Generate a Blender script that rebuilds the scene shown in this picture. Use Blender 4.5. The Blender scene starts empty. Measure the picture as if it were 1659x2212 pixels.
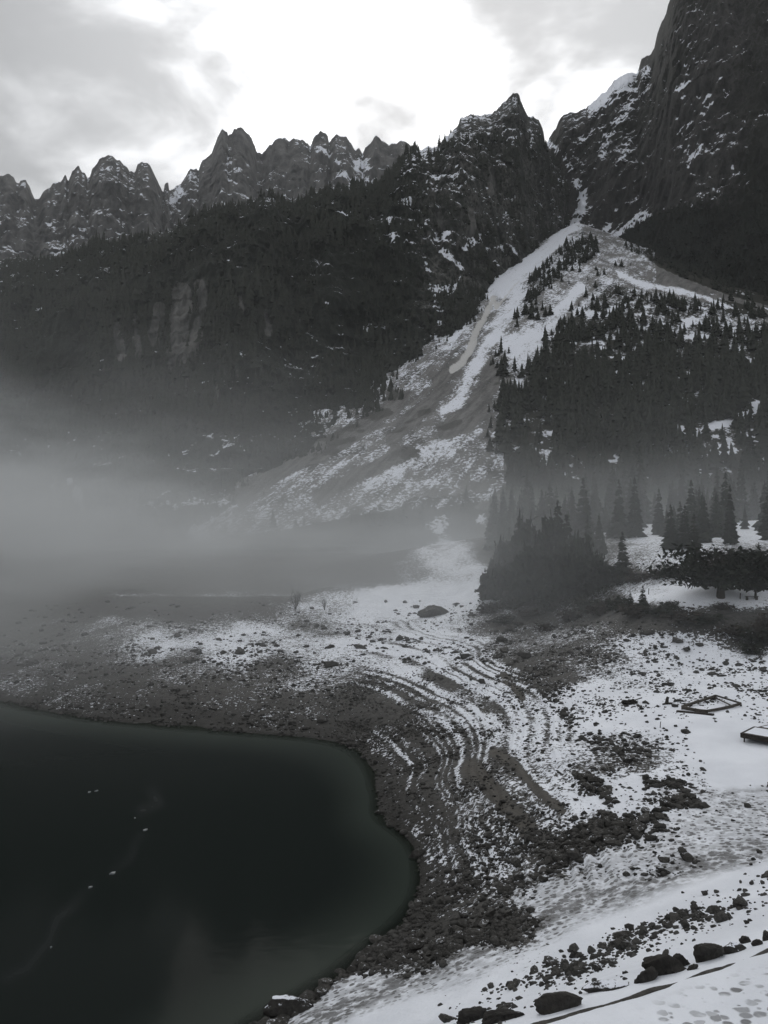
import bpy, math, random
import numpy as np
from mathutils import Vector

random.seed(7)
RNG = np.random.default_rng(7)
C = bpy.context.scene.collection
SC = bpy.context.scene

# ------------------------------------------------------------------ camera
# layout is noted in a 1659 x 2212 sheet; F is the focal length in that unit
F, CX, CY, HOR = 1703.0, 829.5, 1106.0, 1150.0
EYE = 22.0
PITCH = math.atan((HOR - CY) / F)
CP, SP = math.cos(PITCH), math.sin(PITCH)

cam = bpy.data.cameras.new('camera')
cam_o = bpy.data.objects.new('camera', cam)
C.objects.link(cam_o)
cam_o.location = (0, 0, EYE)
cam_o.rotation_euler = (math.pi / 2 + PITCH, 0, 0)
cam.sensor_fit = 'VERTICAL'
cam.sensor_height = 24.0
cam.lens = 24.0 * F / 2212.0
cam.clip_start = 0.1
cam.clip_end = 20000
SC.camera = cam_o

# ------------------------------------------------------------------ sky, sun, exposure
SUN_AZ, SUN_EL = math.radians(2.0), math.radians(31.0)      # azimuth to the right of the view axis
SUN_DIR = Vector((math.sin(SUN_AZ) * math.cos(SUN_EL), math.cos(SUN_AZ) * math.cos(SUN_EL), math.sin(SUN_EL)))
w = bpy.data.worlds.new('World')
SC.world = w
w.use_nodes = True
nt = w.node_tree
nt.nodes.clear()


def node(nt, t, **kw):
    n = nt.nodes.new(t)
    for k, v in kw.items():
        if k.startswith('i_'):
            n.inputs[int(k[2:]) if k[2:].isdigit() else k[2:]].default_value = v
        else:
            setattr(n, k, v)
    return n


def lk(nt, a, ao, b, bi):
    nt.links.new(a.outputs[ao], b.inputs[bi])


def math_n(nt, op, a, b=None, clamp=False):
    n = nt.nodes.new('ShaderNodeMath')
    n.operation = op
    n.use_clamp = clamp
    for i, s in enumerate((a, b)):
        if s is None:
            continue
        if isinstance(s, (int, float)):
            n.inputs[i].default_value = s
        else:
            nt.links.new(s, n.inputs[i])
    return n.outputs[0]


def maprange(nt, val, a, b, c, d, smooth=True):
    n = nt.nodes.new('ShaderNodeMapRange')
    if smooth:
        n.interpolation_type = 'SMOOTHSTEP'
    nt.links.new(val, n.inputs['Value'])
    for k, v in zip(('From Min', 'From Max', 'To Min', 'To Max'), (a, b, c, d)):
        n.inputs[k].default_value = v
    return n.outputs[0]


def noise_n(nt, vec, scale, detail=4, rough=0.55, dist=0.0):
    n = nt.nodes.new('ShaderNodeTexNoise')
    n.inputs['Scale'].default_value = scale
    n.inputs['Detail'].default_value = detail
    n.inputs['Roughness'].default_value = rough
    n.inputs['Distortion'].default_value = dist
    if vec is not None:
        nt.links.new(vec, n.inputs['Vector'])
    return n.outputs['Fac']


def mix_col(nt, fac, a, b):
    n = nt.nodes.new('ShaderNodeMix')
    n.data_type = 'RGBA'
    for s, i in ((fac, 0), (a, 6), (b, 7)):
        if isinstance(s, (int, float)):
            n.inputs[i].default_value = s
        elif isinstance(s, tuple):
            n.inputs[i].default_value = (*s, 1.0)
        else:
            nt.links.new(s, n.inputs[i])
    return n.outputs[2]


sky = node(nt, 'ShaderNodeTexSky', sky_type='NISHITA', sun_disc=False)
sky.sun_elevation = SUN_EL
sky.sun_rotation = SUN_AZ
bg_clear = node(nt, 'ShaderNodeBackground')
bg_clear.inputs['Strength'].default_value = 0.07
lk(nt, sky, 0, bg_clear, 0)
# overcast layer: broken cloud, brighter towards the veiled sun
tc = node(nt, 'ShaderNodeTexCoord')
dirn = tc.outputs['Generated']
sep = node(nt, 'ShaderNodeSeparateXYZ')
nt.links.new(dirn, sep.inputs[0])
zz = math_n(nt, 'ADD', math_n(nt, 'MAXIMUM', sep.outputs[2], 0.0), 0.22)
comb = node(nt, 'ShaderNodeCombineXYZ')
nt.links.new(math_n(nt, 'DIVIDE', sep.outputs[0], zz), comb.inputs[0])
nt.links.new(math_n(nt, 'DIVIDE', sep.outputs[1], zz), comb.inputs[1])
comb.inputs[2].default_value = 3.7
cl1 = noise_n(nt, comb.outputs[0], 1.55, 5, 0.5, 0.5)
cl2 = noise_n(nt, comb.outputs[0], 4.2, 5, 0.55, 0.3)
dot = node(nt, 'ShaderNodeVectorMath', operation='DOT_PRODUCT')
nt.links.new(dirn, dot.inputs[0])
dot.inputs[1].default_value = SUN_DIR
glow = maprange(nt, dot.outputs['Value'], 0.87, 0.995, 0.0, 1.0)
wide = maprange(nt, dot.outputs['Value'], 0.0, 1.0, 0.0, 1.0)
cn = math_n(nt, 'ADD', math_n(nt, 'MULTIPLY', cl1, 0.64), math_n(nt, 'MULTIPLY', cl2, 0.36))
thin = maprange(nt, cn, 0.41, 0.60, 0.0, 1.0)                 # thin cloud lets more light through
bright = math_n(nt, 'ADD', math_n(nt, 'MULTIPLY', thin, 0.44), 0.345)
bright = math_n(nt, 'ADD', bright, math_n(nt, 'MULTIPLY', wide, 0.10))
bright = math_n(nt, 'ADD', bright, math_n(nt, 'MULTIPLY', glow, math_n(nt, 'ADD', math_n(nt, 'MULTIPLY', thin, 1.25), 0.27)))
bg_cloud = node(nt, 'ShaderNodeBackground')
bg_cloud.inputs['Color'].default_value = (0.975, 0.985, 1.0, 1)
nt.links.new(bright, bg_cloud.inputs['Strength'])
mixb = node(nt, 'ShaderNodeMixShader')
mixb.inputs[0].default_value = 0.94
lk(nt, bg_clear, 0, mixb, 1)
lk(nt, bg_cloud, 0, mixb, 2)
wo = node(nt, 'ShaderNodeOutputWorld')
lk(nt, mixb, 0, wo, 0)

sun = bpy.data.lights.new('sun', 'SUN')
sun.energy = 0.6
sun.angle = math.radians(30)
sun.color = (1.0, 0.96, 0.9)
sun_o = bpy.data.objects.new('sun', sun)
C.objects.link(sun_o)
sun_o.rotation_euler = SUN_DIR.to_track_quat('Z', 'Y').to_euler()

SC.view_settings.view_transform = 'Standard'
SC.view_settings.look = 'None'
SC.view_settings.exposure = 0.0
SC.view_settings.gamma = 1.0
SC.cycles.use_denoising = True
SC.cycles.use_adaptive_sampling = True
SC.cycles.adaptive_threshold = 0.02
SC.cycles.max_bounces = 5
SC.cycles.diffuse_bounces = 2
SC.cycles.glossy_bounces = 2
SC.cycles.volume_bounces = 1
SC.cycles.transparent_max_bounces = 6
SC.cycles.volume_step_rate = 1.0
SC.cycles.volume_max_steps = 64


# ------------------------------------------------------------------ geometry helpers
def ray(u, v):
    u = np.asarray(u, float); v = np.asarray(v, float)
    zc = CY - v
    return (u - CX), F * CP - zc * SP, F * SP + zc * CP


def at_y(u, v, Y):
    dx, dy, dz = ray(u, v)
    t = np.asarray(Y, float) / dy
    return dx * t, dy * t, EYE + dz * t


def at_z(u, v, z):
    dx, dy, dz = ray(u, v)
    t = (np.asarray(z, float) - EYE) / dz
    return dx * t, dy * t, EYE + dz * t


def proj(x, y, z):
    zr = z - EYE
    d = y * CP + zr * SP
    zc = -y * SP + zr * CP
    d = np.where(d < 0.5, 0.5, d)
    return CX + F * x / d, CY - F * zc / d


def sstep(x, a, b):
    t = np.clip((x - a) / (b - a), 0, 1)
    return t * t * (3 - 2 * t)


def _hash(ix, iy, iz, seed):
    h = (ix.astype(np.uint32) * np.uint32(374761393) + iy.astype(np.uint32) * np.uint32(668265263)
         + iz.astype(np.uint32) * np.uint32(2147483647 - 1013904223) + np.uint32(seed * 974634211 & 0xffffffff))
    h ^= h >> np.uint32(13)
    h *= np.uint32(1274126177)
    h ^= h >> np.uint32(16)
    return (h & np.uint32(0xffff)).astype(np.float32) / 32767.5 - 1.0


def vnoise(x, y, z=0.0, seed=1):
    """smooth value noise in -1..1"""
    x = np.asarray(x, np.float32); y = np.asarray(y, np.float32)
    z = np.broadcast_to(np.asarray(z, np.float32), x.shape)
    fx, fy, fz = np.floor(x), np.floor(y), np.floor(z)
    ix, iy, iz = fx.astype(np.int64), fy.astype(np.int64), fz.astype(np.int64)
    tx, ty, tz = x - fx, y - fy, z - fz
    tx = tx * tx * tx * (tx * (tx * 6 - 15) + 10)
    ty = ty * ty * ty * (ty * (ty * 6 - 15) + 10)
    tz = tz * tz * tz * (tz * (tz * 6 - 15) + 10)
    out = 0
    for a in (0, 1):
        wx = tx if a else 1 - tx
        for b in (0, 1):
            wy = ty if b else 1 - ty
            for c in (0, 1):
                wz = tz if c else 1 - tz
                out = out + wx * wy * wz * _hash(ix + a, iy + b, iz + c, seed)
    return out


def fbm(x, y, z=0.0, oct=4, gain=0.5, lac=2.03, seed=1):
    s, a, n = 0, 1.0, 0
    for i in range(oct):
        s = s + a * vnoise(x, y, z, seed + i * 7)
        n += a
        a *= gain
        x = x * lac + 11.3; y = y * lac + 5.7; z = z * lac + 3.1
    return s / n


def ridged(x, y, z=0.0, oct=4, gain=0.5, lac=2.03, seed=1):
    s, a, n = 0, 1.0, 0
    for i in range(oct):
        s = s + a * (1 - 2 * np.abs(vnoise(x, y, z, seed + i * 7)))
        n += a
        a *= gain
        x = x * lac + 11.3; y = y * lac + 5.7; z = z * lac + 3.1
    return s / n


def seg_dist(u, v, pts):
    """distance from points to a polyline and the position along it (0..1)"""
    best = np.full(np.shape(u), 1e9)
    along = np.zeros(np.shape(u))
    n = len(pts) - 1
    for i in range(n):
        (ax, ay), (bx, by) = pts[i][:2], pts[i + 1][:2]
        L = max((bx - ax) ** 2 + (by - ay) ** 2, 1e-9)
        t = np.clip(((u - ax) * (bx - ax) + (v - ay) * (by - ay)) / L, 0, 1)
        d = np.hypot(u - ax - t * (bx - ax), v - ay - t * (by - ay))
        m = d < best
        best = np.where(m, d, best)
        along = np.where(m, (i + t) / n, along)
    return best, along


def in_poly(u, v, poly):
    inside = np.zeros(np.shape(u), bool)
    n = len(poly)
    for i in range(n):
        (x1, y1), (x2, y2) = poly[i], poly[(i + 1) % n]
        if y1 == y2:
            continue
        c = (y1 > v) != (y2 > v)
        inside ^= c & (u < (x2 - x1) * (v - y1) / (y2 - y1) + x1)
    return inside


# crops of the photograph used when noting positions
def Z1(p): return [(.52 * a, 199 + .52 * b) for a, b in p]
def Z2(p): return [(796.3 + .52 * a, .52 * b) for a, b in p]
def Z3(p): return [(796.3 + .52 * a, 597.2 + .52 * b) for a, b in p]
def Z4(p): return [(.52 * a, 796 + .52 * b) for a, b in p]
def Z5(p): return [(796.3 + .52 * a, 1128 + .52 * b) for a, b in p]
def Z6(p): return [(796.3 + .52 * a, 1592.6 + .52 * b) for a, b in p]
def Z7(p): return [(.52 * a, 1526 + .52 * b) for a, b in p]


def mesh_obj(name, co, faces, mat, parent=None, attrs=None, smooth=False):
    """co (n,3); faces: an (m,k) array of equal polygons"""
    me = bpy.data.meshes.new(name)
    co = np.asarray(co, np.float32)
    faces = np.asarray(faces, np.int32)
    me.vertices.add(len(co))
    me.vertices.foreach_set('co', co.ravel())
    k = faces.shape[1]
    me.loops.add(faces.size)
    me.loops.foreach_set('vertex_index', faces.ravel())
    me.polygons.add(len(faces))
    me.polygons.foreach_set('loop_start', np.arange(0, faces.size, k, dtype=np.int32))
    if smooth:
        me.polygons.foreach_set('use_smooth', np.ones(len(faces), bool))
    me.update(calc_edges=True)
    for an, av in (attrs or {}).items():
        at = me.attributes.new(an, 'FLOAT', 'POINT')
        at.data.foreach_set('value', np.asarray(av, np.float32).ravel())
    if mat is not None:
        me.materials.append(mat)
    o = bpy.data.objects.new(name, me)
    C.objects.link(o)
    if parent is not None:
        o.parent = parent
    return o


def grid_faces(nr, nc):
    i = np.arange(nr - 1)[:, None] * nc + np.arange(nc - 1)[None, :]
    i = i.ravel()
    return np.stack([i, i + 1, i + nc + 1, i + nc], 1)


def grid_normals(P):
    du = np.gradient(P, axis=1)
    dv = np.gradient(P, axis=0)
    n = np.cross(du, dv)
    n /= np.linalg.norm(n, axis=2, keepdims=True) + 1e-9
    return n


def tag(o, label=None, cat=None, group=None, kind=None):
    for k, v in (('label', label), ('category', cat), ('group', group), ('kind', kind)):
        if v:
            o[k] = v
    return o


# ------------------------------------------------------------------ materials
def new_mat(name):
    m = bpy.data.materials.new(name)
    m.use_nodes = True
    m.node_tree.nodes.clear()
    return m, m.node_tree


def finish(nt, col, rough=0.9, bump=None, bump_strength=0.5, bump_dist=0.1, spec=0.3):
    b = node(nt, 'ShaderNodeBsdfPrincipled')
    if isinstance(col, tuple):
        b.inputs['Base Color'].default_value = (*col, 1)
    else:
        nt.links.new(col, b.inputs['Base Color'])
    if isinstance(rough, (int, float)):
        b.inputs['Roughness'].default_value = rough
    else:
        nt.links.new(rough, b.inputs['Roughness'])
    b.inputs['Specular IOR Level'].default_value = spec
    if bump is not None:
        bp = node(nt, 'ShaderNodeBump')
        bp.inputs['Strength'].default_value = bump_strength
        bp.inputs['Distance'].default_value = bump_dist
        nt.links.new(bump, bp.inputs['Height'])
        lk(nt, bp, 0, b, 'Normal')
    o = node(nt, 'ShaderNodeOutputMaterial')
    lk(nt, b, 0, o, 0)
    return b


def attr(nt, name):
    n = nt.nodes.new('ShaderNodeAttribute')
    n.attribute_name = name
    return n.outputs['Fac']


def obj_pos(nt):
    return nt.nodes.new('ShaderNodeNewGeometry').outputs['Position']


SNOW = (0.80, 0.83, 0.90)


def scaled(nt, vec, s):
    n = node(nt, 'ShaderNodeMapping')
    n.inputs['Scale'].default_value = s
    nt.links.new(vec, n.inputs['Vector'])
    return n.outputs[0]


def make_ground_mat():
    m, nt = new_mat('snowy_ground')
    p = obj_pos(nt)
    n_f = noise_n(nt, p, 4.2, 4, 0.65)
    n_m = noise_n(nt, p, 1.5, 4, 0.62)
    n_l = noise_n(nt, p, 0.28, 3, 0.5)
    cov = attr(nt, 'snow')
    path = attr(nt, 'path')
    tramp = attr(nt, 'trampled')
    # patchy cover: the snow lies where the rough ground leaves room for it
    n = math_n(nt, 'ADD', math_n(nt, 'ADD', math_n(nt, 'MULTIPLY', n_f, 0.55), math_n(nt, 'MULTIPLY', n_m, 0.38)), math_n(nt, 'MULTIPLY', n_l, 0.07))
    nn = maprange(nt, n, 0.33, 0.67, 0.0, 1.0, False)
    diff = math_n(nt, 'SUBTRACT', cov, nn)
    snow = maprange(nt, diff, -0.06, 0.09, 0.0, 1.0)
    # earth and gravel under it
    e1 = mix_col(nt, maprange(nt, n_m, 0.35, 0.65, 0, 1), (0.024, 0.0235, 0.022), (0.078, 0.076, 0.072))
    earth = mix_col(nt, maprange(nt, n_f, 0.4, 0.7, 0, 0.7), e1, (0.040, 0.037, 0.033))
    brown = attr(nt, 'brown')
    earth = mix_col(nt, math_n(nt, 'MULTIPLY', brown, maprange(nt, n_f, 0.35, 0.6, 0.5, 1.0)), earth, (0.076, 0.070, 0.061))
    earth = mix_col(nt, attr(nt, 'wet'), earth, (0.016, 0.015, 0.013))
    # trodden snow: grey slush and dents
    vo = node(nt, 'ShaderNodeTexVoronoi')
    vo.voronoi_dimensions = '2D'
    vo.inputs['Scale'].default_value = 2.9
    wp = node(nt, 'ShaderNodeVectorMath', operation='ADD')
    nt.links.new(p, wp.inputs[0])
    nz = node(nt, 'ShaderNodeTexNoise')
    nz.inputs['Scale'].default_value = 3.0
    nt.links.new(p, nz.inputs['Vector'])
    wsc = node(nt, 'ShaderNodeVectorMath', operation='SCALE')
    nt.links.new(nz.outputs['Color'], wsc.inputs[0])
    wsc.inputs['Scale'].default_value = 0.16
    nt.links.new(wsc.outputs[0], wp.inputs[1])
    nt.links.new(wp.outputs[0], vo.inputs['Vector'])
    vs = node(nt, 'ShaderNodeSeparateColor')
    nt.links.new(vo.outputs['Color'], vs.inputs[0])
    rad = math_n(nt, 'MULTIPLY', math_n(nt, 'POWER', vs.outputs[0], 0.6), 0.48)
    dist_w = math_n(nt, 'ADD', vo.outputs['Distance'], math_n(nt, 'MULTIPLY', math_n(nt, 'SUBTRACT', n_f, 0.5), 0.35))
    dent = maprange(nt, math_n(nt, 'SUBTRACT', dist_w, rad), -0.10, 0.08, 1.0, 0.0)
    dent = math_n(nt, 'MULTIPLY', dent, maprange(nt, vs.outputs[1], 0.0, 1.0, 0.45, 1.0, False))
    dsel = maprange(nt, noise_n(nt, p, 1.1, 3, 0.6), 0.36, 0.50, 0.0, 1.0)
    dent = math_n(nt, 'MULTIPLY', math_n(nt, 'MULTIPLY', dent, dsel), tramp)
    slush = math_n(nt, 'ADD', math_n(nt, 'MULTIPLY', path, maprange(nt, n_m, 0.36, 0.58, 0.15, 1.0)), math_n(nt, 'MULTIPLY', dent, 1.0), True)
    var = mix_col(nt, maprange(nt, n_l, 0.3, 0.7, 0, 1), (0.74, 0.77, 0.83), (0.84, 0.87, 0.93))
    snowc = mix_col(nt, slush, var, (0.15, 0.152, 0.155))
    col = mix_col(nt, snow, earth, snowc)
    hgt = math_n(nt, 'ADD', math_n(nt, 'MULTIPLY', n_f, 0.5), math_n(nt, 'MULTIPLY', n_m, 0.8))
    hgt = math_n(nt, 'ADD', hgt, math_n(nt, 'MULTIPLY', snow, -0.25))
    hgt = math_n(nt, 'SUBTRACT', hgt, math_n(nt, 'MULTIPLY', dent, 0.5))
    rough = maprange(nt, snow, 0, 1, 0.75, 0.6)
    finish(nt, col, rough, hgt, 0.55, 0.22, 0.25)
    return m


def make_rock_mat(name, lo, hi, streak, snow_thr, snow_soft=0.10, scale=1.0, veg=None):
    """mountain rock: vertical streaks, strata, snow caught on ledges; attribute 'snow' biases the cover, 'veg' darkens to scrub"""
    m, nt = new_mat(name)
    p = obj_pos(nt)
    geo = nt.nodes.new('ShaderNodeNewGeometry')
    sp = node(nt, 'ShaderNodeSeparateXYZ')
    nt.links.new(geo.outputs['Normal'], sp.inputs[0])
    nz = sp.outputs[2]
    big = noise_n(nt, p, 0.012 / scale, 4, 0.55)
    mid = noise_n(nt, p, 0.06 / scale, 5, 0.62)
    fine = noise_n(nt, p, 0.25 / scale, 4, 0.6)
    st = noise_n(nt, scaled(nt, p, (1, 1, 0.14)), 0.075 / scale, 4, 0.65)
    t = math_n(nt, 'ADD', math_n(nt, 'MULTIPLY', mid, 1 - streak), math_n(nt, 'MULTIPLY', st, streak))
    rock = mix_col(nt, maprange(nt, t, 0.36, 0.66, 0, 1), lo, hi)
    if veg:
        vg = math_n(nt, 'ADD', attr(nt, 'veg'), math_n(nt, 'SUBTRACT', fine, 0.5))
        rock = mix_col(nt, maprange(nt, vg, 0.38, 0.62, 0, 1), rock, veg)
    bias = attr(nt, 'snow')
    s = math_n(nt, 'ADD', math_n(nt, 'MULTIPLY', nz, 0.75), bias)
    s = math_n(nt, 'ADD', s, math_n(nt, 'MULTIPLY', math_n(nt, 'SUBTRACT', mid, 0.5), 1.0))
    s = math_n(nt, 'ADD', s, math_n(nt, 'MULTIPLY', math_n(nt, 'SUBTRACT', fine, 0.5), 1.2))
    s = math_n(nt, 'ADD', s, math_n(nt, 'MULTIPLY', math_n(nt, 'SUBTRACT', big, 0.5), 0.6))
    snow = maprange(nt, s, snow_thr - snow_soft, snow_thr + snow_soft, 0, 1)
    pale = attr(nt, 'pale')
    rock = mix_col(nt, pale, rock, (0.25, 0.25, 0.245))
    snow = math_n(nt, 'MULTIPLY', snow, math_n(nt, 'SUBTRACT', 1.0, pale))
    col = mix_col(nt, snow, rock, SNOW)
    h = math_n(nt, 'ADD', math_n(nt, 'ADD', math_n(nt, 'MULTIPLY', mid, 1.0), math_n(nt, 'MULTIPLY', fine, 0.5)), math_n(nt, 'MULTIPLY', st, 0.8))
    finish(nt, col, 0.9, h, 0.8, 6.0 * scale, 0.15)
    return m


M_ground = make_ground_mat()
M_far = make_rock_mat('far_rock', (0.046, 0.046, 0.046), (0.155, 0.153, 0.148), 0.6, 0.57, 0.06, 2.2)
M_wall = make_rock_mat('wooded_rock', (0.030, 0.032, 0.030), (0.125, 0.122, 0.115), 0.7, 0.57, 0.06, 1.0, veg=(0.016, 0.019, 0.015))
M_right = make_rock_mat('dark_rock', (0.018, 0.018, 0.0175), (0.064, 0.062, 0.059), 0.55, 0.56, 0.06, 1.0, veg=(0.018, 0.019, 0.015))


def make_scree_mat():
    m, nt = new_mat('scree')
    p = obj_pos(nt)
    n_m = noise_n(nt, p, 0.055, 5, 0.65)
    n_f = noise_n(nt, p, 0.46, 5, 0.78)
    da = node(nt, 'ShaderNodeVectorMath', operation='DOT_PRODUCT'); nt.links.new(p, da.inputs[0]); da.inputs[1].default_value = (0.86, -0.51, 0)
    db = node(nt, 'ShaderNodeVectorMath', operation='DOT_PRODUCT'); nt.links.new(p, db.inputs[0]); db.inputs[1].default_value = (0.51, 0.86, 0)
    cb = node(nt, 'ShaderNodeCombineXYZ')
    nt.links.new(math_n(nt, 'MULTIPLY', da.outputs['Value'], 0.16), cb.inputs[0])
    nt.links.new(math_n(nt, 'MULTIPLY', db.outputs['Value'], 0.030), cb.inputs[1])
    n_b = noise_n(nt, cb.outputs[0], 1.0, 5, 0.65)               # rubble sorted into runs down the fall line
    cov = attr(nt, 'snow')
    pale = attr(nt, 'pale')
    n = math_n(nt, 'ADD', math_n(nt, 'ADD', math_n(nt, 'MULTIPLY', n_f, 0.62), math_n(nt, 'MULTIPLY', n_m, 0.08)), math_n(nt, 'MULTIPLY', n_b, 0.30))
    nn = maprange(nt, n, 0.33, 0.67, 0, 1, False)
    snow = maprange(nt, math_n(nt, 'SUBTRACT', cov, nn), -0.07, 0.08, 0, 1)
    e = mix_col(nt, maprange(nt, math_n(nt, 'ADD', math_n(nt, 'MULTIPLY', n_b, 0.6), math_n(nt, 'MULTIPLY', n_f, 0.4)), 0.36, 0.64, 0, 1), (0.075, 0.074, 0.072), (0.205, 0.202, 0.197))
    e = mix_col(nt, maprange(nt, attr(nt, 'veg'), 0.3, 0.7, 0, 1), e, (0.028, 0.028, 0.022))
    col = mix_col(nt, snow, e, SNOW)
    pale = maprange(nt, math_n(nt, 'ADD', pale, math_n(nt, 'MULTIPLY', math_n(nt, 'SUBTRACT', n_f, 0.5), 1.3)), 0.35, 0.75, 0, 0.9)
    col = mix_col(nt, pale, col, mix_col(nt, n_f, (0.46, 0.455, 0.445), (0.70, 0.695, 0.685)))
    finish(nt, col, 0.9, math_n(nt, 'ADD', n_m, math_n(nt, 'MULTIPLY', n_f, 0.5)), 0.6, 2.0, 0.15)
    return m


M_scree = make_scree_mat()


def make_water_mat():
    m, nt = new_mat('lake_water')
    p = obj_pos(nt)
    n1 = noise_n(nt, scaled(nt, p, (1, 1.6, 1)), 0.9, 3, 0.5)
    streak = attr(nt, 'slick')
    b = node(nt, 'ShaderNodeBsdfPrincipled')
    depth = attr(nt, 'depth')
    murk = maprange(nt, depth, 0.0, 6.5, 0, 1)
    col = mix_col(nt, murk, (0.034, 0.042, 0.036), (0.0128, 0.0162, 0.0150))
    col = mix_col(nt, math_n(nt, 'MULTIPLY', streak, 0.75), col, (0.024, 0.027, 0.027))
    nt.links.new(col, b.inputs['Base Color'])
    nt.links.new(math_n(nt, 'ADD', 0.09, math_n(nt, 'MULTIPLY', streak, 0.25)), b.inputs['Roughness'])
    b.inputs['IOR'].default_value = 1.045
    bp = node(nt, 'ShaderNodeBump')
    bp.inputs['Strength'].default_value = 0.12
    bp.inputs['Distance'].default_value = 0.05
    nt.links.new(n1, bp.inputs['Height'])
    lk(nt, bp, 0, b, 'Normal')
    tr = node(nt, 'ShaderNodeBsdfTransparent')
    tr.inputs[0].default_value = (0.55, 0.60, 0.52, 1)
    mx = node(nt, 'ShaderNodeMixShader')
    nt.links.new(maprange(nt, depth, 0.0, 1.2, 0.15, 1.0, False), mx.inputs[0])
    lk(nt, tr, 0, mx, 1)
    lk(nt, b, 0, mx, 2)
    o = node(nt, 'ShaderNodeOutputMaterial')
    lk(nt, mx, 0, o, 0)
    return m


M_water = make_water_mat()

# ------------------------------------------------------------------ terrain height
CTRL = []          # (x, y, z)


def cp(z, *pts):
    for u, v in pts:
        x, y, _ = at_z(u, v, z)
        CTRL.append((float(x), float(y), z))


SHORE = [(-260, 1470), (-120, 1490), (0, 1512), (80, 1532), (170, 1548), (280, 1562), (370, 1569), (470, 1578), (560, 1585),
         (660, 1593), (735, 1604), (775, 1622), (800, 1652), (806, 1700), (822, 1728), (812, 1750), (822, 1774), (850, 1785),
         (890, 1816), (908, 1853), (914, 1894), (908, 1936), (879, 1983), (838, 2019), (796, 2050), (760, 2082), (728, 2116),
         (680, 2146), (625, 2176), (556, 2212), (470, 2270), (330, 2420)]
for p_ in SHORE:
    cp(0.0, p_)
cp(1.0, (0, 1440), (740, 1550)); cp(3.0, (0, 1350)); cp(2.2, (200, 1430)); cp(4.2, (200, 1350)); cp(7.2, (180, 1290), (20, 1280))
cp(1.8, (400, 1500)); cp(3.2, (400, 1430)); cp(4.6, (400, 1370)); cp(8.0, (400, 1288), (560, 1288), (280, 1288))
cp(5.2, (400, 1310), (560, 1312)); cp(9.5, (300, 1270), (700, 1270))
cp(1.9, (700, 1500)); cp(3.5, (700, 1430)); cp(5.0, (700, 1350)); cp(7.5, (700, 1295))
cp(2.2, (830, 1530)); cp(1.0, (850, 1620)); cp(10.0, (900, 1262)); cp(8.0, (1000, 1300)); cp(6.5, (1000, 1350)); cp(5.0, (1000, 1420))
cp(3.6, (1000, 1500)); cp(2.8, (1000, 1580)); cp(1.5, (930, 1650)); cp(1.3, (930, 1750)); cp(2.6, (1000, 1700)); cp(2.2, (1000, 1800))
cp(1.5, (990, 1900)); cp(1.0, (945, 1960)); cp(8.0, (1100, 1330)); cp(4.4, (1100, 1500)); cp(4.1, (1100, 1600)); cp(3.7, (1100, 1700))
cp(3.2, (1100, 1800)); cp(2.7, (1100, 1880)); cp(5.4, (1200, 1500)); cp(5.1, (1200, 1650)); cp(4.5, (1200, 1750)); cp(3.9, (1200, 1850))
cp(6.6, (1400, 1500)); cp(6.1, (1400, 1600)); cp(5.7, (1400, 1700)); cp(5.4, (1400, 1800)); cp(7.0, (1600, 1550)); cp(6.3, (1659, 1700), (1800, 1720))
cp(6.1, (1659, 1800)); cp(8.5, (1500, 1400)); cp(10.5, (1500, 1350)); cp(13.2, (1500, 1308)); cp(14.0, (1500, 1285), (1659, 1285), (1800, 1285))
cp(9.2, (1659, 1400)); cp(11.2, (1300, 1300)); cp(8.6, (1250, 1350)); cp(7.2, (1200, 1420)); cp(15.5, (1659, 1255)); cp(16, (1400, 1232)); cp(18, (1400, 1202))
cp(4.6, (1300, 1950)); cp(3.3, (1100, 2000)); cp(2.0, (900, 2130)); cp(1.0, (700, 2205)); cp(1.6, (800, 2150)); cp(5.7, (1500, 1850))
cp(7.0, (1450, 2000)); cp(6.4, (1300, 2060)); cp(5.3, (1100, 2130)); cp(4.6, (1000, 2190)); cp(7.4, (1600, 1950)); cp(7.0, (1659, 1900))
cp(9.0, (1659, 1985)); cp(8.4, (1400, 2080)); cp(8.1, (1250, 2130)); cp(7.8, (1150, 2165))
EDGE = [(880, 2300), (1000, 2256), (1119, 2212), (1254, 2170), (1384, 2133), (1498, 2092), (1659, 2045), (1800, 2004), (2000, 1950)]
for p_ in EDGE:
    cp(11.0, p_)
cp(11.05, (1400, 2200), (1600, 2150), (1659, 2212), (1300, 2260), (1500, 2300))
CTRL += [(105, 170, 23.0), (40, 170, 20.0), (60, 170, 21.5), (18, 230, 19.3), (85, 120, 17.5), (0, 2, 20.0), (0, -30, 20.5), (40, -30, 20.5), (14, 3, 18.0),
         (60, 20, 12), (90, 60, 12), (-12, 6, 14.0), (-25, 12, 3.0), (-40, 0, 0), (-40, -40, 4),
         (-30, 60, -6), (-60, 70, -8), (-100, 70, -9), (-200, 60, -12), (-150, 20, -10), (-12, 50, -4.5), (-6, 66, -3), (-300, 120, -10),
         (-160, 130, -3), (-250, 170, 2), (-300, 220, 8), (0, 300, 15), (100, 300, 26), (200, 300, 34), (-150, 300, 13), (-300, 320, 14), (200, 150, 34), (220, 60, 22)]
CTRL = np.array(CTRL)


def tps_fit(P, z, lam=0.35):
    n = len(P)
    d = np.linalg.norm(P[:, None] - P[None], axis=2) / 50.0
    K = np.where(d > 0, d * d * np.log(d + 1e-12), 0) + lam * np.eye(n) * 0.01
    A = np.zeros((n + 3, n + 3))
    A[:n, :n] = K
    A[:n, n] = 1; A[:n, n + 1:] = P / 50.0
    A[n, :n] = 1; A[n + 1:, :n] = P.T / 50.0
    return np.linalg.solve(A, np.concatenate([z, np.zeros(3)]))


TPW = tps_fit(CTRL[:, :2], CTRL[:, 2])


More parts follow.
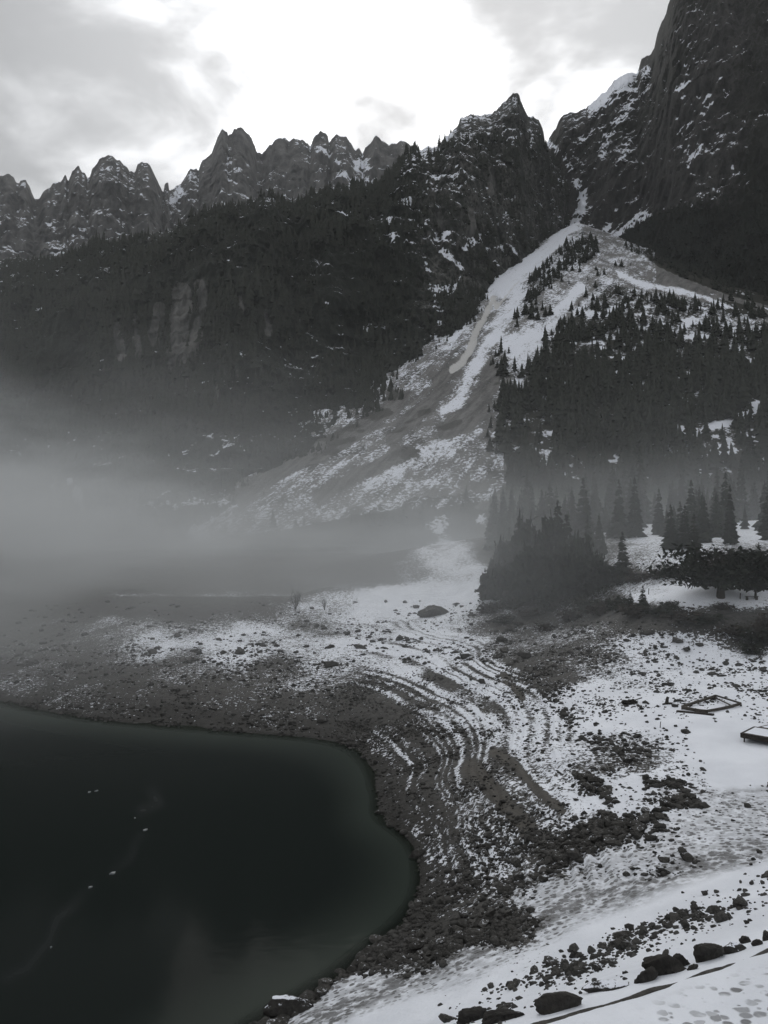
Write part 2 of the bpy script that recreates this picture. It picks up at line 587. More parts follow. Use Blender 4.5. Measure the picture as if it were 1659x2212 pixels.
def tps(x, y):
    out = TPW[-3] + TPW[-2] * x / 50 + TPW[-1] * y / 50
    for (px, py, _), wt in zip(CTRL, TPW):
        d2 = ((x - px) ** 2 + (y - py) ** 2) / 2500.0
        out = out + wt * 0.5 * d2 * np.log(d2 + 1e-12)
    return out


AP1 = tuple(float(a) for a in at_y(1245, 480, 1098))
AP2 = tuple(float(a) for a in at_y(1335, 540, 985))


def smax(a, b, k):
    m = np.maximum(a, b)
    return m + k * np.log(np.exp((a - m) / k) + np.exp((b - m) / k))


def hbase(x, y):
    """smooth ground height, no fine relief"""
    x = np.asarray(x, float); y = np.asarray(y, float)
    near = tps(x, y)
    far = 13 + 0.012 * np.clip(y - 240, 0, 400) + 0.05 * np.clip(x - 20, 0, 300)
    r = np.hypot(x, y)
    k = np.maximum(sstep(r, 215, 330), sstep(-y, 60, 150))
    b = near * (1 - k) + far * k
    d1 = np.hypot(x - AP1[0], y - AP1[1]); d2 = np.hypot(x - AP2[0], y - AP2[1])
    c = smax(AP1[2] - 0.6 * d1, AP2[2] - 0.6 * d2, 5.0)
    c = c + 5.0 * fbm(x / 120, y / 120, 0, 3, seed=31) * sstep(d1, 40, 250)
    return np.where(r > 150, smax(b, c, 7.0), b)


TERR_P = 0.33


def strand(x, y, z):
    zz_ = z + 0.13 * fbm(x / 14, y / 14, 0, 4, 0.55, seed=5) + 0.16 * np.sin(2.3 * z + 0.7) + 0.09 * np.sin(5.9 * z)
    return 2 * np.pi * zz_ / TERR_P


def hgt(x, y, fine=True):
    z = hbase(x, y)
    z = np.where(z < 0, z * 2.6, z)
    r = np.hypot(x, y)
    near = 1 - sstep(r, 230, 300)
    u, v = proj(x, y, z)
    # old strand lines: low steps that follow the contours of the drained bank
    tm = sstep(z, 0.4, 1.2) * (1 - sstep(z, 5.0, 6.5)) * sstep(u, 700, 860) * (1 - sstep(u, 1330, 1480)) * (1 - sstep(v, 1880, 1960))
    ph = strand(x, y, z)
    z = z + tm * near * 0.075 * np.sin(ph) + tm * near * 0.02 * np.sin(2 * ph + 0.6)
    if fine:
        above = sstep(z, -0.6, 0.5)
        rough = 0.25 + 0.75 * (1 - sstep(z, 5.5, 8.0)) * (1 - sstep(u, 1250, 1500))
        z = z + near * above * rough * (0.16 * fbm(x / 2.2, y / 2.2, 0, 4, seed=9) + 0.25 * fbm(x / 11, y / 11, 0, 2, seed=15) + (0.26 * fbm(x / 5, y / 5, 0, 4, 0.6, seed=16) + 0.16 * fbm(x / 1.6, y / 1.6, 0, 3, seed=17)) * (1 - sstep(np.abs(z), 0.35, 1.1)))
    return z


def ground_at(u, v, ymin=12, ymax=420):
    """where the sight line (u, v) meets the ground"""
    dx, dy, dz = [float(a) for a in ray(u, v)]
    ys = np.geomspace(ymin, ymax, 500)
    t = ys / dy
    zz_ = EYE + dz * t
    h = hgt(dx * t, ys)
    i = np.argmax(h > zz_)
    if i == 0:
        i = len(ys) - 1
    a, b = ys[i - 1], ys[i]
    fa = (EYE + dz * a / dy) - hgt(np.array([dx * a / dy]), np.array([a]))[0]
    fb = (EYE + dz * b / dy) - hgt(np.array([dx * b / dy]), np.array([b]))[0]
    s = fa / (fa - fb) if fa != fb else 0.5
    yy = a + (b - a) * s
    xx = dx * yy / dy
    return float(xx), float(yy), float(hgt(np.array([xx]), np.array([yy]))[0])


# ------------------------------------------------------------------ snow cover of the near ground
COV = np.array([
    (100, 1450, .24), (300, 1500, .2), (500, 1520, .16), (650, 1540, .2), (740, 1570, .12), (850, 1650, .32), (860, 1720, .2), (870, 1600, .3),
    (950, 1700, .33), (950, 1800, .27), (960, 1900, .25), (1000, 1850, .36), (930, 1980, .2), (850, 2050, .15), (1050, 1900, .38), (1010, 1600, .38),
    (820, 1530, .06), (870, 1500, .35), (980, 1550, .5), (1100, 1680, .55), (1150, 1600, .72), (1050, 1480, .62), (900, 1420, .8), (800, 1400, .75),
    (600, 1380, .6), (500, 1400, .7), (350, 1390, .6), (250, 1350, .42), (100, 1380, .2), (60, 1330, .1), (200, 1315, .12), (400, 1312, .08),
    (400, 1450, .3), (600, 1450, .35), (730, 1450, .5), (560, 1312, .2), (700, 1300, .6), (650, 1340, .4), (850, 1300, .95), (1000, 1290, .95),
    (900, 1350, .65), (1100, 1330, .22), (1150, 1380, .36), (1250, 1350, .36), (1200, 1430, .3), (1180, 1460, .12), (1300, 1430, .42), (1400, 1400, .78),
    (1450, 1450, .72), (1400, 1335, .15), (1300, 1315, .1), (1550, 1330, .18), (1600, 1380, .45), (1640, 1350, .12), (1550, 1430, .9), (1500, 1285, .97),
    (1600, 1290, .9), (1380, 1275, .75), (1300, 1290, .4), (1659, 1460, 1.0), (1500, 1500, 1), (1550, 1600, 1.15), (1600, 1650, 1.15), (1300, 1500, .85),
    (1300, 1560, .95), (1200, 1540, .75), (1250, 1620, .7), (1200, 1700, .6), (1300, 1600, .55), (1360, 1640, .42), (1330, 1620, .5), (1300, 1720, .78),
    (1400, 1700, .88), (1400, 1760, .65), (1430, 1730, .5), (1250, 1780, .5), (1200, 1830, .2), (1280, 1800, .25), (1100, 1850, .36), (1150, 1750, .42),
    (1150, 1900, .32), (1050, 1980, .3), (1000, 2010, .15), (900, 2070, .4), (960, 2060, .25), (1000, 2070, .95), (1200, 1930, 1.1), (1350, 1850, 1.1),
    (1500, 1780, 1.1), (1600, 1850, 1.1), (800, 2150, 1), (700, 2205, 1), (1000, 2120, 1.1), (1300, 2000, 1.1), (1500, 1930, 1.1), (1600, 1980, 1.1),
    (1100, 2200, 1.1), (1300, 2120, 1.05), (1500, 2050, 1.05), (1600, 2150, 1.2), (1400, 2200, 1.2), (960, 1200, .62), (1000, 1230, .7), (1400, 1210, .5),
    (1450, 1195, .6), (1300, 1200, .35), (1440, 1150, .7), (1620, 1140, .8), (1600, 1220, .2), (1350, 1240, .3), (1250, 1250, .2), (300, 1287, .4), (500, 1287, .45), (300, 1272, .04), (500, 1272, .06), (150, 1272, .04), (650, 1268, .1), (560, 1240, .05), (700, 1240, .06), (800, 1235, .1), (860, 1225, .25), (400, 1230, .03), (800, 1190, .05), (1080, 1200, .1),
    (100, 1287, .1)])


def snow_cover(u, v):
    num = np.zeros(np.shape(u)); den = np.full(np.shape(u), 1e-9)
    for cu, cv, c in COV:
        s = 0.55 + 0.45 * np.clip((cv - 1200) / 500, 0, 1)           # distances shrink towards the horizon
        d2 = ((u - cu) / (90 * s + 20)) ** 2 + ((v - cv) / (52 * s)) ** 2
        wt = 1 / (d2 * d2 + 0.02)
        num += wt * c; den += wt
    return num / den


PATH = [(430, 2330), (560, 2262), (700, 2195), (820, 2140), (926, 2090), (1030, 2045), (1134, 1993), (1238, 1951), (1316, 1930), (1420, 1899), (1524, 1863), (1659, 1821), (1900, 1760)]
TRAMP = [(480, 2280), (700, 2165), (850, 2100), (960, 2055), (1100, 1985), (1200, 1935), (1300, 1880), (1450, 1830), (1659, 1780), (1900, 1720)]
TRACK = [(1430, 1716), (1500, 1718), (1560, 1715), (1659, 1706), (1800, 1700)]


def build_ground():
    # rows spread evenly over the sight angle, columns over the azimuth
    ys = []
    us = np.concatenate([np.linspace(-9000, -200, 70)[:-1], np.linspace(-200, 1860, 640), np.linspace(1860, 9000, 60)[1:]])
    th = np.arctan((us - CX) / F)
    r = np.concatenate([[2.0, 5.0, 9.0, 12.0], 1 / np.linspace(1 / 14.5, 1 / 60, 215), 1 / np.linspace(1 / 60, 1 / 330, 240)[1:]])
    R, T = np.meshgrid(r, th, indexing='ij')
    k = np.minimum(1 / np.cos(np.clip(T, -0.75, 0.75)), 1.4)
    X = np.sin(T) * R * k; Y = np.cos(T) * R * k
    Z = hgt(X, Y)
    u, v = proj(X, Y, Z)
    cov = snow_cover(u, v)
    z0 = hbase(X, Y)
    tm = sstep(z0, 0.4, 1.2) * (1 - sstep(z0, 5.0, 6.5)) * sstep(u, 700, 860) * (1 - sstep(u, 1330, 1480)) * (1 - sstep(v, 1880, 1960))
    ph = strand(X, Y, z0)
    cov = cov + tm * 0.25 * (np.sin(ph + 1.2) + 0.5 * np.sin(0.41 * ph)) * (0.70 + 1.5 * fbm(X / 12, Y / 12, 0, 3, seed=78)) * (1 - 0.45 * sstep(v, 1640, 1800)) + 0.26 * fbm(X / 5, Y / 8, 0, 4, 0.6, seed=77) * (cov < 0.95)
    jb = 1 + 0.5 * fbm(X / 7, Y / 7, 0, 3, seed=47)
    dk, _ = seg_dist(u, v, [(120, 1316), (300, 1308), (560, 1304)])
    cov = cov - 0.55 * (1 - sstep(dk * jb, 6, 22))
    lt, _ = seg_dist(u, v, [(170, 1285), (560, 1286), (640, 1284)])
    cov = cov + 0.14 * (1 - sstep(lt * jb, 1.0, 5))
    cov = cov * sstep(Z, 0.05, 0.35)
    d, _ = seg_dist(u, v, PATH)
    wob = 1 + 0.35 * fbm(X / 4, Y / 4, 0, 2, seed=41)
    path = 0.95 * (1 - sstep(d * wob, 8, 44))
    d2, _ = seg_dist(u, v, TRACK)
    path = np.maximum(path, 0.6 * (1 - sstep(d2 * wob, 3, 11)))
    d3, _ = seg_dist(u, v, TRAMP)
    tram = 1 - sstep(d3 * wob, 45, 85)
    path = np.maximum(path, 0.42 * tram)
    # footprints on the near walkway
    e, _ = seg_dist(u, v, EDGE)
    ev = np.interp(u, [p[0] for p in EDGE], [p[1] for p in EDGE])
    walk = sstep(v - ev, 25, 80)
    tram = np.maximum(tram, walk * sstep(u + v * 0.3, 1960, 2180) * 1.2)
    brown = np.zeros_like(X)
    for pts, wd in ((Z6([(430, 130), (520, 220), (590, 300), (660, 380)]), 26), (Z6([(520, 60), (600, 110), (700, 220), (800, 300)]), 12), (Z5([(560, 640), (600, 680), (640, 730)]), 10)):
        dd, _ = seg_dist(u, v, pts)
        bb = 1 - sstep(dd * wob, wd * 0.4, wd * 1.1)
        brown = np.maximum(brown, bb)
        cov = cov - 0.55 * bb
    brown = np.maximum(brown, 0.10 * sstep(fbm(X / 25, Y / 25, 0, 2, seed=61), 0.0, 0.5))
    P = np.stack([X, Y, Z], 2)
    return mesh_obj('ground', P.reshape(-1, 3), grid_faces(*X.shape)[:, ::-1], M_ground, smooth=True,
                    attrs=dict(snow=cov, path=path, trampled=np.clip(tram, 0, 1), brown=brown, wet=0.75 * (1 - sstep(Z + 0.3 * fbm(X / 3, Y / 3, 0, 3, seed=19), 0.5, 2.4))))


tag(build_ground(), kind='structure')


# ------------------------------------------------------------------ the lake
def build_water():
    us = np.concatenate([np.linspace(-9000, -200, 40)[:-1], np.linspace(-200, 960, 240), np.linspace(960, 1400, 12)[1:]])
    th = np.arctan((us - CX) / F)
    r = 1 / np.linspace(1 / 22, 1 / 320, 200)
    R, T = np.meshgrid(r, th, indexing='ij')
    k = np.minimum(1 / np.cos(np.clip(T, -0.75, 0.75)), 1.4)
    X = np.sin(T) * R * k; Y = np.cos(T) * R * k
    Z = np.zeros_like(X)
    dep = np.clip(-hgt(X, Y), 0, 30)
    u, v = proj(X, Y, Z)
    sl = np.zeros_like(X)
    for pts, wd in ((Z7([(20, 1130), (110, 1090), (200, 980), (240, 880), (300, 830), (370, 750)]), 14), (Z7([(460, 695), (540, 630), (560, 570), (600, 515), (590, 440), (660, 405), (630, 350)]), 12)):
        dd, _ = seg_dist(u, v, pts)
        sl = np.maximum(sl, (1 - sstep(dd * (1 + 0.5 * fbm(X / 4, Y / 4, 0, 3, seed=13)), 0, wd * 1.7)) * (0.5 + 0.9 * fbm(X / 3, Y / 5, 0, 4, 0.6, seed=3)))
    P = np.stack([X, Y, Z], 2)
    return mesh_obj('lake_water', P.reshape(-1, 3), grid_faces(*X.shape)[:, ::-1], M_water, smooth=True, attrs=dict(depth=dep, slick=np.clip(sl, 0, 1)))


tag(build_water(), kind='structure')

# ------------------------------------------------------------------ scree fans and wooded slope above the shore
PALE = Z2([(865, 900), (830, 945), (770, 1010), (720, 1065), (680, 1110), (640, 1150), (600, 1190), (560, 1240), (530, 1276)]) + Z3([(520, 85), (480, 170), (440, 235), (425, 290), (390, 350), (350, 380)])
SNOWS = [  # (polyline, half width start, half width end, cover)
    (Z2([(880, 850), (860, 920), (800, 980), (720, 1050), (640, 1120)]) + Z3([(560, 30), (470, 90), (420, 160), (380, 240)]), 8, 46, 1.15),
    (Z3([(640, 60), (560, 170), (520, 250), (470, 330), (420, 420), (400, 460), (370, 530), (310, 555)]), 26, 12, .88),
    (Z3([(880, 50), (820, 120), (760, 190), (690, 250), (610, 280), (560, 330)]), 16, 34, .92),
    (Z3([(700, 250), (660, 330), (620, 400), (600, 470)]), 30, 12, .75),
    (Z3([(1000, 20), (960, 60), (900, 110), (860, 150)]), 14, 10, .75),
    (Z3([(1040, -10), (1130, 30), (1230, 50), (1330, 70), (1400, 90), (1490, 125)]), 10, 7, 1.05),
    (Z3([(1050, 30), (1100, 60), (1180, 70), (1260, 80), (1330, 95)]), 10, 10, .6),
    (Z3([(300, 440), (230, 500), (130, 560), (60, 620), (0, 690)]), 8, 26, .58),
    (Z4([(1659, 150), (1560, 240), (1450, 330), (1330, 400), (1180, 490), (1060, 560), (930, 625)]), 8, 6, .60),
    (Z4([(1659, 250), (1560, 320), (1420, 400), (1300, 490)]), 20, 12, .62),
    (Z3([(440, 650), (330, 700), (230, 740), (130, 790), (40, 840), (0, 880)]), 34, 16, .70),
    (Z4([(1659, 440), (1560, 480), (1440, 500), (1250, 560), (1130, 590)]), 14, 8, .55),
    (Z3([(520, 400), (545, 470), (560, 540), (590, 600)]), 8, 10, .6),
    (Z3([(560, 660), (640, 600), (680, 590)]), 8, 5, .7), (Z3([(590, 720), (650, 700), (720, 690)]), 7, 5, .7),
    (Z3([(1659, 530), (1600, 560), (1540, 590), (1450, 620)]), 15, 10, 1.2),
    (Z3([(1440, 615), (1380, 650), (1300, 640), (1310, 740)]), 12, 16, 1.1),
    (Z3([(1430, 440), (1360, 490), (1280, 530), (1220, 550)]), 10, 10, .62),
    (Z3([(1180, 720), (1180, 790)]), 16, 16, .75), (Z3([(750, 770), (740, 860)]), 14, 8, .7),
    (Z3([(1300, 330), (1230, 350)]), 8, 8, .6),
    (Z3([(470, 1010), (490, 1020)]), 10, 10, .7), (Z3([(560, 960), (620, 890)]), 8, 8, .45),
    (Z4([(220, 470), (245, 520), (255, 600)]), 7, 9, .6),
    (Z3([(1480, 1100), (1560, 1050), (1659, 1010)]), 14, 30, .9), (Z3([(1170, 1060), (1310, 1070)]), 8, 8, .9),
    (Z3([(300, 1060), (330, 1150), (250, 1230), (200, 1276)]), 20, 60, .75),
]
BARE = [Z4([(1659, 130), (1450, 290), (1250, 380), (1120, 450), (1000, 540)]), Z4([(1659, 360), (1480, 450), (1330, 530)]), Z3([(540, 340), (500, 440), (440, 560), (330, 640)]), Z3([(330, 420), (250, 520), (180, 600), (100, 670)]), Z3([(480, 100), (430, 210), (380, 330)])]
WOOD = (Z3([(900, 20), (850, 100), (830, 150), (760, 190), (735, 240), (700, 290), (670, 350), (650, 430), (640, 500), (610, 580), (560, 660),
            (560, 760), (570, 860), (500, 930), (300, 960), (0, 985)]) + [(640, 1140), (480, 1165), (300, 1190), (300, 1330), (2300, 1330), (2300, 860), (1900, 740)]
        + Z3([(1659, 180), (1490, 135), (1400, 105), (1300, 85), (1200, 70), (1100, 45), (1010, 30)]))
WOOD2 = Z2([(885, 955), (945, 1005), (960, 1050), (870, 1115), (800, 1155), (740, 1195), (690, 1245), (645, 1280), (600, 1250), (690, 1140), (780, 1050)])

WOOD3 = [(1345, 535), (1440, 585), (1500, 610), (1580, 640), (1659, 660), (1900, 760), (1900, 560), (1659, 500), (1450, 480)]


def slope_snow(u, v, x, y):
    inw = in_poly(u, v, WOOD)
    open_ = (~inw) & (u > 400) & (u < 1420)
    cov = 0.06 + np.where(inw, 0.20 + 0.14 * (1 - sstep(v, 660, 800)), 0.0) * sstep(u, 1060, 1150) * (1 - sstep(v, 960, 1060)) + np.where(open_, 0.36, 0.0)
    jit = 1 + 0.9 * fbm(x / 22, y / 22, 0, 4, 0.6, seed=51)
    for pts, w0, w1, c in SNOWS:
        d, a = seg_dist(u, v, pts)
        wd = w0 + (w1 - w0) * a
        cov = np.maximum(cov, (min(c, 0.95) * 0.80 if c < 1.1 else 0.88) * (1 - sstep(d * jit, wd * 0.2, wd * 1.6)))
    for pts in BARE:
        d, a = seg_dist(u, v, pts)
        cov = cov - 0.34 * (1 - sstep(d * jit, 9, 30))
    spots = sstep(fbm(x / 11, y / 11, 0, 3, 0.6, seed=57), 0.20, 0.36) * sstep(v, 600, 660) * (1 - sstep(v, 1000, 1060)) * sstep(u, 1080, 1200)
    cov = np.maximum(cov, 0.72 * spots)
    return cov + (0.24 * fbm(x / 8, y / 14, 0, 4, 0.65, seed=52) + 0.1 * fbm(x / 40, y / 60, 0, 2, seed=58)) * (cov > 0.12)


def build_slope():
    us = np.linspace(-260, 2260, 620)
    th = np.arctan((us - CX) / F)
    r = 1 / np.linspace(1 / 300, 1 / 1350, 330)
    R, T = np.meshgrid(r, th, indexing='ij')
    X = np.tan(T) * R; Y = R
    Z = hbase(X, Y)
    k = sstep(R, 300, 360)
    Z = Z + k * (1.6 * fbm(X / 30, Y / 30, 0, 4, seed=21) + 0.8 * fbm(X / 7, Y / 7, 0, 3, seed=22)) - 0.05
    u, v = proj(X, Y, Z)
    cov = slope_snow(u, v, X, Y)
    d, a = seg_dist(u, v, PALE)
    pw = 1.5 + 9 * sstep(a, 0.2, 1.0)
    pale = (1 - sstep(d * (1 + 0.4 * fbm(X / 10, Y / 10, 0, 2, seed=8)), pw * 0.6, pw * 1.1)) * (0.55 + 0.45 * sstep(a, 0.45, 0.6))
    Z = Z - 2.0 * pale
    ju = 90 * fbm(X / 45, Y / 45, 0, 4, 0.6, seed=96); jv = 60 * fbm(X / 45, Y / 45, 0, 4, 0.6, seed=97)
    wood = np.maximum(in_poly(u + ju, v + jv, WOOD), np.maximum(in_poly(u, v, WOOD3), in_poly(u, v, WOOD2))).astype(float)
    veg = np.maximum(wood * 0.9, sstep(fbm(X / 22, Y / 22, 0, 3, seed=71), 0.18, 0.4) * sstep(v, 560, 800) * 0.55)
    P = np.stack([X, Y, Z], 2)
    return mesh_obj('hill_slope', P.reshape(-1, 3), grid_faces(*X.shape)[:, ::-1], M_scree, smooth=True, attrs=dict(snow=cov, pale=pale, veg=veg))


tag(build_slope(), kind='structure')


# ------------------------------------------------------------------ mountains
def interp(pts, u, k=1):
    xs = [p[0] for p in pts]
    return np.interp(u, xs, [p[k] for p in pts])


MOUNT = {}


def mountain(name, mat, ridge, ry, by, bz, u0, u1, nu, nt_, amp, lam, prof, seed, jag, snowf, back=0.25, vegf=None, bump2=1.0, palef=None):
    """a mountain flank: ridge line (u, v) at depth ry(u), foot at depth by(u) and height bz(u); prof maps height share to depth share"""
    us = np.linspace(u0, u1, nu)
    rv = interp(ridge, us)
    Yr = interp(ry, us); Yb = interp(by, us); Zb = interp(bz, us)
    _, _, Zr = at_y(us, rv, Yr)
    tx = (us - CX) / (F * CP)                     # azimuth of the column
    jn = fbm(us / 9.0, us * 0 + seed, 0, 4, 0.6, seed=seed) * jag
    Zr = Zr + jn
    nb = max(6, int(nt_ * 0.12))
    t = np.concatenate([np.linspace(0, 1, nt_), 1 + np.linspace(0, 1, nb + 1)[1:] * back])
    tt = np.minimum(t, 1.0)[:, None]
    hz = np.interp(tt[:, 0], [p[0] for p in prof], [p[1] for p in prof])[:, None]
    Y = Yb + (Yr - Yb) * hz
    Z = Zb + (Zr - Zb) * tt
    over = np.maximum(t - 1, 0)[:, None]
    Y = Y + over * (Yr - Yb + 250) * 1.2
    Z = Z - over * (Zr - Zb) * 1.6 - (over > 0) * 1.0
    X = tx * Y * (1 + 0 * Z)
    # relief: buttresses and gullies, ribs, broken ledges
    smooth_r = np.convolve(np.pad(Zr, 40, mode='edge'), np.hanning(81) / np.hanning(81).sum(), 'valid')
    notch = (smooth_r - Zr)[None, :]
    g1 = ridged(X / lam, Y / lam, Z / (lam * 3.5), 4, 0.55, seed=seed)
    g2 = fbm(X / (lam * 0.25), Y / (lam * 0.25), Z / (lam * 0.4), 4, 0.6, seed=seed + 3)
    g3 = ridged(X / (lam * 0.13), Y / (lam * 0.13), Z / (lam * 0.28), 3, 0.6, seed=seed + 5)
    env = 0.10 + 0.90 * sstep(1 - t, 0.0, 0.22)[:, None]
    env = np.where(t[:, None] > 1, 0.1 + over, env)
    D = env * (amp * g1 + amp * 0.50 * g2 * bump2 + amp * 0.28 * g3 * bump2)
    D = D - np.clip(notch * 0.5, -amp, amp * 1.5) * sstep(t, 0.35, 0.9)[:, None] * (1 - sstep(t, 1.0, 1.2)[:, None])
    nrm = np.sqrt(tx * tx + 1)
    X = X - D * tx / nrm
    Y = Y - D / nrm
    # ledges
    led = vnoise(X / (lam * 1.2), Y / (lam * 1.2), Z / (lam * 0.10), seed + 9)
    Z = Z + env * amp * 0.16 * led * bump2
    P = np.stack([X, Y, Z], 2)
    u, v = proj(X, Y, Z)
    N = -grid_normals(P)
    N = np.where((N[:, :, 1:2] > 0) & (N[:, :, 2:3] < 0), -N, N)
    at = dict(snow=snowf(u, v, P, N), veg=vegf(u, v, P, N) if vegf else np.zeros_like(X), pale=palef(u, v, P, N) if palef else np.zeros_like(X))
    o = mesh_obj(name, P.reshape(-1, 3), grid_faces(*X.shape)[:, ::-1], mat, smooth=True, attrs=at)
    tag(o, kind='structure')
    MOUNT[name] = (P[:nt_], N[:nt_], u[:nt_], v[:nt_], at['veg'][:nt_])
    return o


def lines_bias(u, v, lines, jit=None):
    b = np.zeros(np.shape(u))
    for pts, wd, c in lines:
        d, _ = seg_dist(u, v, pts)
        if jit is not None:
            d = d * jit
        b = np.maximum(b, c * (1 - sstep(d, wd * 0.4, wd * 1.2))) if c > 0 else np.minimum(b, c * (1 - sstep(d, wd * 0.4, wd * 1.2)))
    return b


# the far jagged chain
FAR = Z1([(-400, 360), (-250, 330), (-120, 372), (-40, 352), (0, 345), (15, 340), (40, 355), (50, 375), (62, 378), (68, 365), (88, 368), (105, 390), (130, 436), (145, 438),
          (165, 412), (195, 398), (205, 382), (235, 372), (255, 345), (262, 352), (268, 372), (285, 335), (310, 317), (335, 330), (350, 352), (360, 345),
          (370, 315), (405, 282), (430, 272), (455, 272), (480, 290), (510, 310), (525, 328), (535, 320), (550, 328), (560, 300), (580, 290), (610, 310),
          (640, 350), (660, 385), (668, 405), (672, 376), (680, 369), (690, 374), (694, 402), (740, 385), (765, 350), (785, 322), (808, 318), (815, 330), (825, 300),
          (850, 270), (870, 262), (880, 230), (900, 190), (915, 168), (935, 175), (940, 188), (955, 185), (965, 160), (995, 155), (1010, 170),
          (1040, 195), (1055, 225), (1060, 243), (1080, 248), (1110, 225), (1135, 200), (1160, 196), (1200, 200), (1250, 195), (1275, 210),
          (1283, 222), (1290, 213), (1300, 185), (1325, 173), (1350, 178), (1360, 190), (1364, 212), (1372, 200), (1395, 180), (1430, 190), (1460, 215), (1475, 235),
          (1490, 232), (1505, 245), (1515, 232)]) + Z2([(0, 600), (30, 573), (60, 590), (85, 600), (95, 590), (115, 600), (130, 592), (150, 595), (170, 610), (190, 635), (240, 690), (330, 720)])
far_lines = [(Z1([(1390, 380), (1430, 360), (1480, 350), (1540, 385)]), 16, .30), (Z1([(1500, 270), (1540, 330), (1480, 300)]), 10, .26), (Z1([(1300, 225), (1360, 250), (1400, 290), (1440, 345)]), 7, .26),
             (Z1([(1310, 320), (1400, 325)]), 5, .25), (Z1([(700, 455), (740, 445)]), 6, .3), (Z1([(745, 400), (790, 440), (830, 480), (780, 520)]), 9, .22),
             (Z1([(500, 430), (495, 480), (505, 520)]), 6, .28), (Z1([(495, 545), (520, 590)]), 4, .28), (Z1([(190, 540), (225, 560)]), 5, .34), (Z1([(650, 425), (665, 440)]), 4, .3),
             (Z1([(880, 470), (930, 400), (960, 370)]), 7, .2), (Z1([(220, 660), (260, 650), (310, 605)]), 9, .18), (Z1([(1180, 350), (1210, 320)]), 4, .25), (Z1([(110, 550), (140, 520)]), 5, .2),
             (Z1([(870, 500), (960, 470), (1080, 440)]), 10, .14)]


def far_snow(u, v, P, N):
    b = lines_bias(u, v, far_lines, 1 + 0.5 * fbm(P[..., 0] / 40, P[..., 2] / 40, 0, 2, seed=2))
    tower = lines_bias(u, v, [(Z1([(900, 200), (880, 330), (860, 420)]), 22, -.35), (Z1([(1000, 180), (1020, 240)]), 30, -.3), (Z1([(150, 560), (140, 640)]), 28, -.3), (Z1([(1160, 260), (1250, 330)]), 28, -.2), (Z1([(20, 380), (60, 440)]), 30, -.2)])
    return b + tower - 0.05


mountain('mountain_range', M_far, FAR, [(-200, 1950), (340, 2050), (380, 2350), (560, 2450), (1000, 2300)], [(-200, 1350), (300, 1400), (600, 1600), (1000, 1600)],
         [(-200, 380), (1000, 420)], -190, 960, 450, 170, 55, 170, [(0, 0), (0.5, 0.62), (1, 1)], 101, 7, far_snow)

# the wooded wall and the pointed peak
WALL = [(-420, 590), (-200, 580), (-60, 570), (0, 558), (70, 562), (130, 557), (190, 535), (300, 510), (350, 498), (420, 472), (480, 450), (530, 440), (560, 428), (590, 425), (620, 440),
        (640, 446), (660, 425), (720, 405), (790, 402), (812, 395), (843, 369), (874, 338), (900, 325), (926, 317), (948, 315), (955, 307), (976, 286), (999, 260), (1020, 249), (1046, 249),
        (1067, 242), (1093, 224), (1113, 212), (1125, 210), (1129, 224), (1137, 239), (1144, 256), (1155, 254), (1168, 263), (1178, 281), (1182, 307), (1191, 333), (1240, 380), (1300, 450)]
wall_lines = [(Z2([(90, 920), (100, 1000)]), 8, .30), (Z2([(270, 1000), (330, 970)]), 8, .22), (Z2([(310, 1040), (350, 1080), (390, 1120)]), 6, .26), (Z2([(400, 1030), (490, 970)]), 8, .26), (Z2([(480, 1020), (520, 1080), (535, 1120)]), 7, .26),
              (Z2([(540, 1030), (620, 1050)]), 8, .24), (Z2([(120, 790), (170, 840)]), 8, .22), (Z2([(270, 1200), (340, 1200)]), 12, .22), (Z2([(240, 1090), (260, 1180)]), 4, .24), (Z2([(380, 1150), (340, 1230)]), 5, .22),
              (Z3([(280, 50), (300, 200)]), 9, .2), (Z3([(270, 250), (320, 320)]), 12, .18), (Z1([(150, 880), (160, 900)]), 8, .3), (Z1([(1360, 880), (1420, 890)]), 7, .26), (Z1([(1600, 985), (1530, 980)]), 8, .26), (Z1([(1380, 470), (1450, 500)]), 8, .2),
              (Z4([(290, 470), (330, 540), (350, 640)]), 9, .34), (Z4([(220, 470), (250, 590)]), 7, .28), (Z4([(190, 310), (210, 320)]), 7, .28), (Z2([(1040, 700), (740, 600)]), 1, 0.01)]
cliff_lines = [(Z1([(760, 830), (740, 1000), (735, 1130)]), 22, 1.0), (Z1([(830, 800), (850, 920), (800, 1080)]), 16, .9), (Z1([(660, 900), (640, 1030)]), 16, .9), (Z1([(490, 980), (500, 1090)]), 13, .9), (Z1([(560, 930), (570, 1090)]), 9, .8),
               (Z1([(995, 860), (1000, 900)]), 9, .9), (Z1([(1110, 920), (1115, 1000)]), 10, .9), (Z1([(970, 1000), (975, 1040)]), 4, .8), (Z2([(510, 700), (515, 790)]), 7, .9), (Z2([(420, 880), (430, 960)]), 9, .7),
               (Z4([(770, 0), (775, 110)]), 10, .6), (Z4([(905, 60), (900, 120)]), 8, .5), (Z1([(980, 1120), (985, 1180)]), 6, .5), (Z2([(290, 880), (300, 960)]), 6, .6)]


def wall_snow(u, v, P, N):
    j = 1 + 0.5 * fbm(P[..., 0] / 25, P[..., 2] / 25, 0, 2, seed=4)
    b = lines_bias(u, v, wall_lines, j)
    b = b + 0.22 * (b > 0.02)
    hi = sstep(u, 780, 900) * (1 - sstep(v, 480, 620))          # the peak carries more
    cl = lines_bias(u, v, cliff_lines, j)
    return b - 0.24 + 0.26 * hi - 0.5 * cl


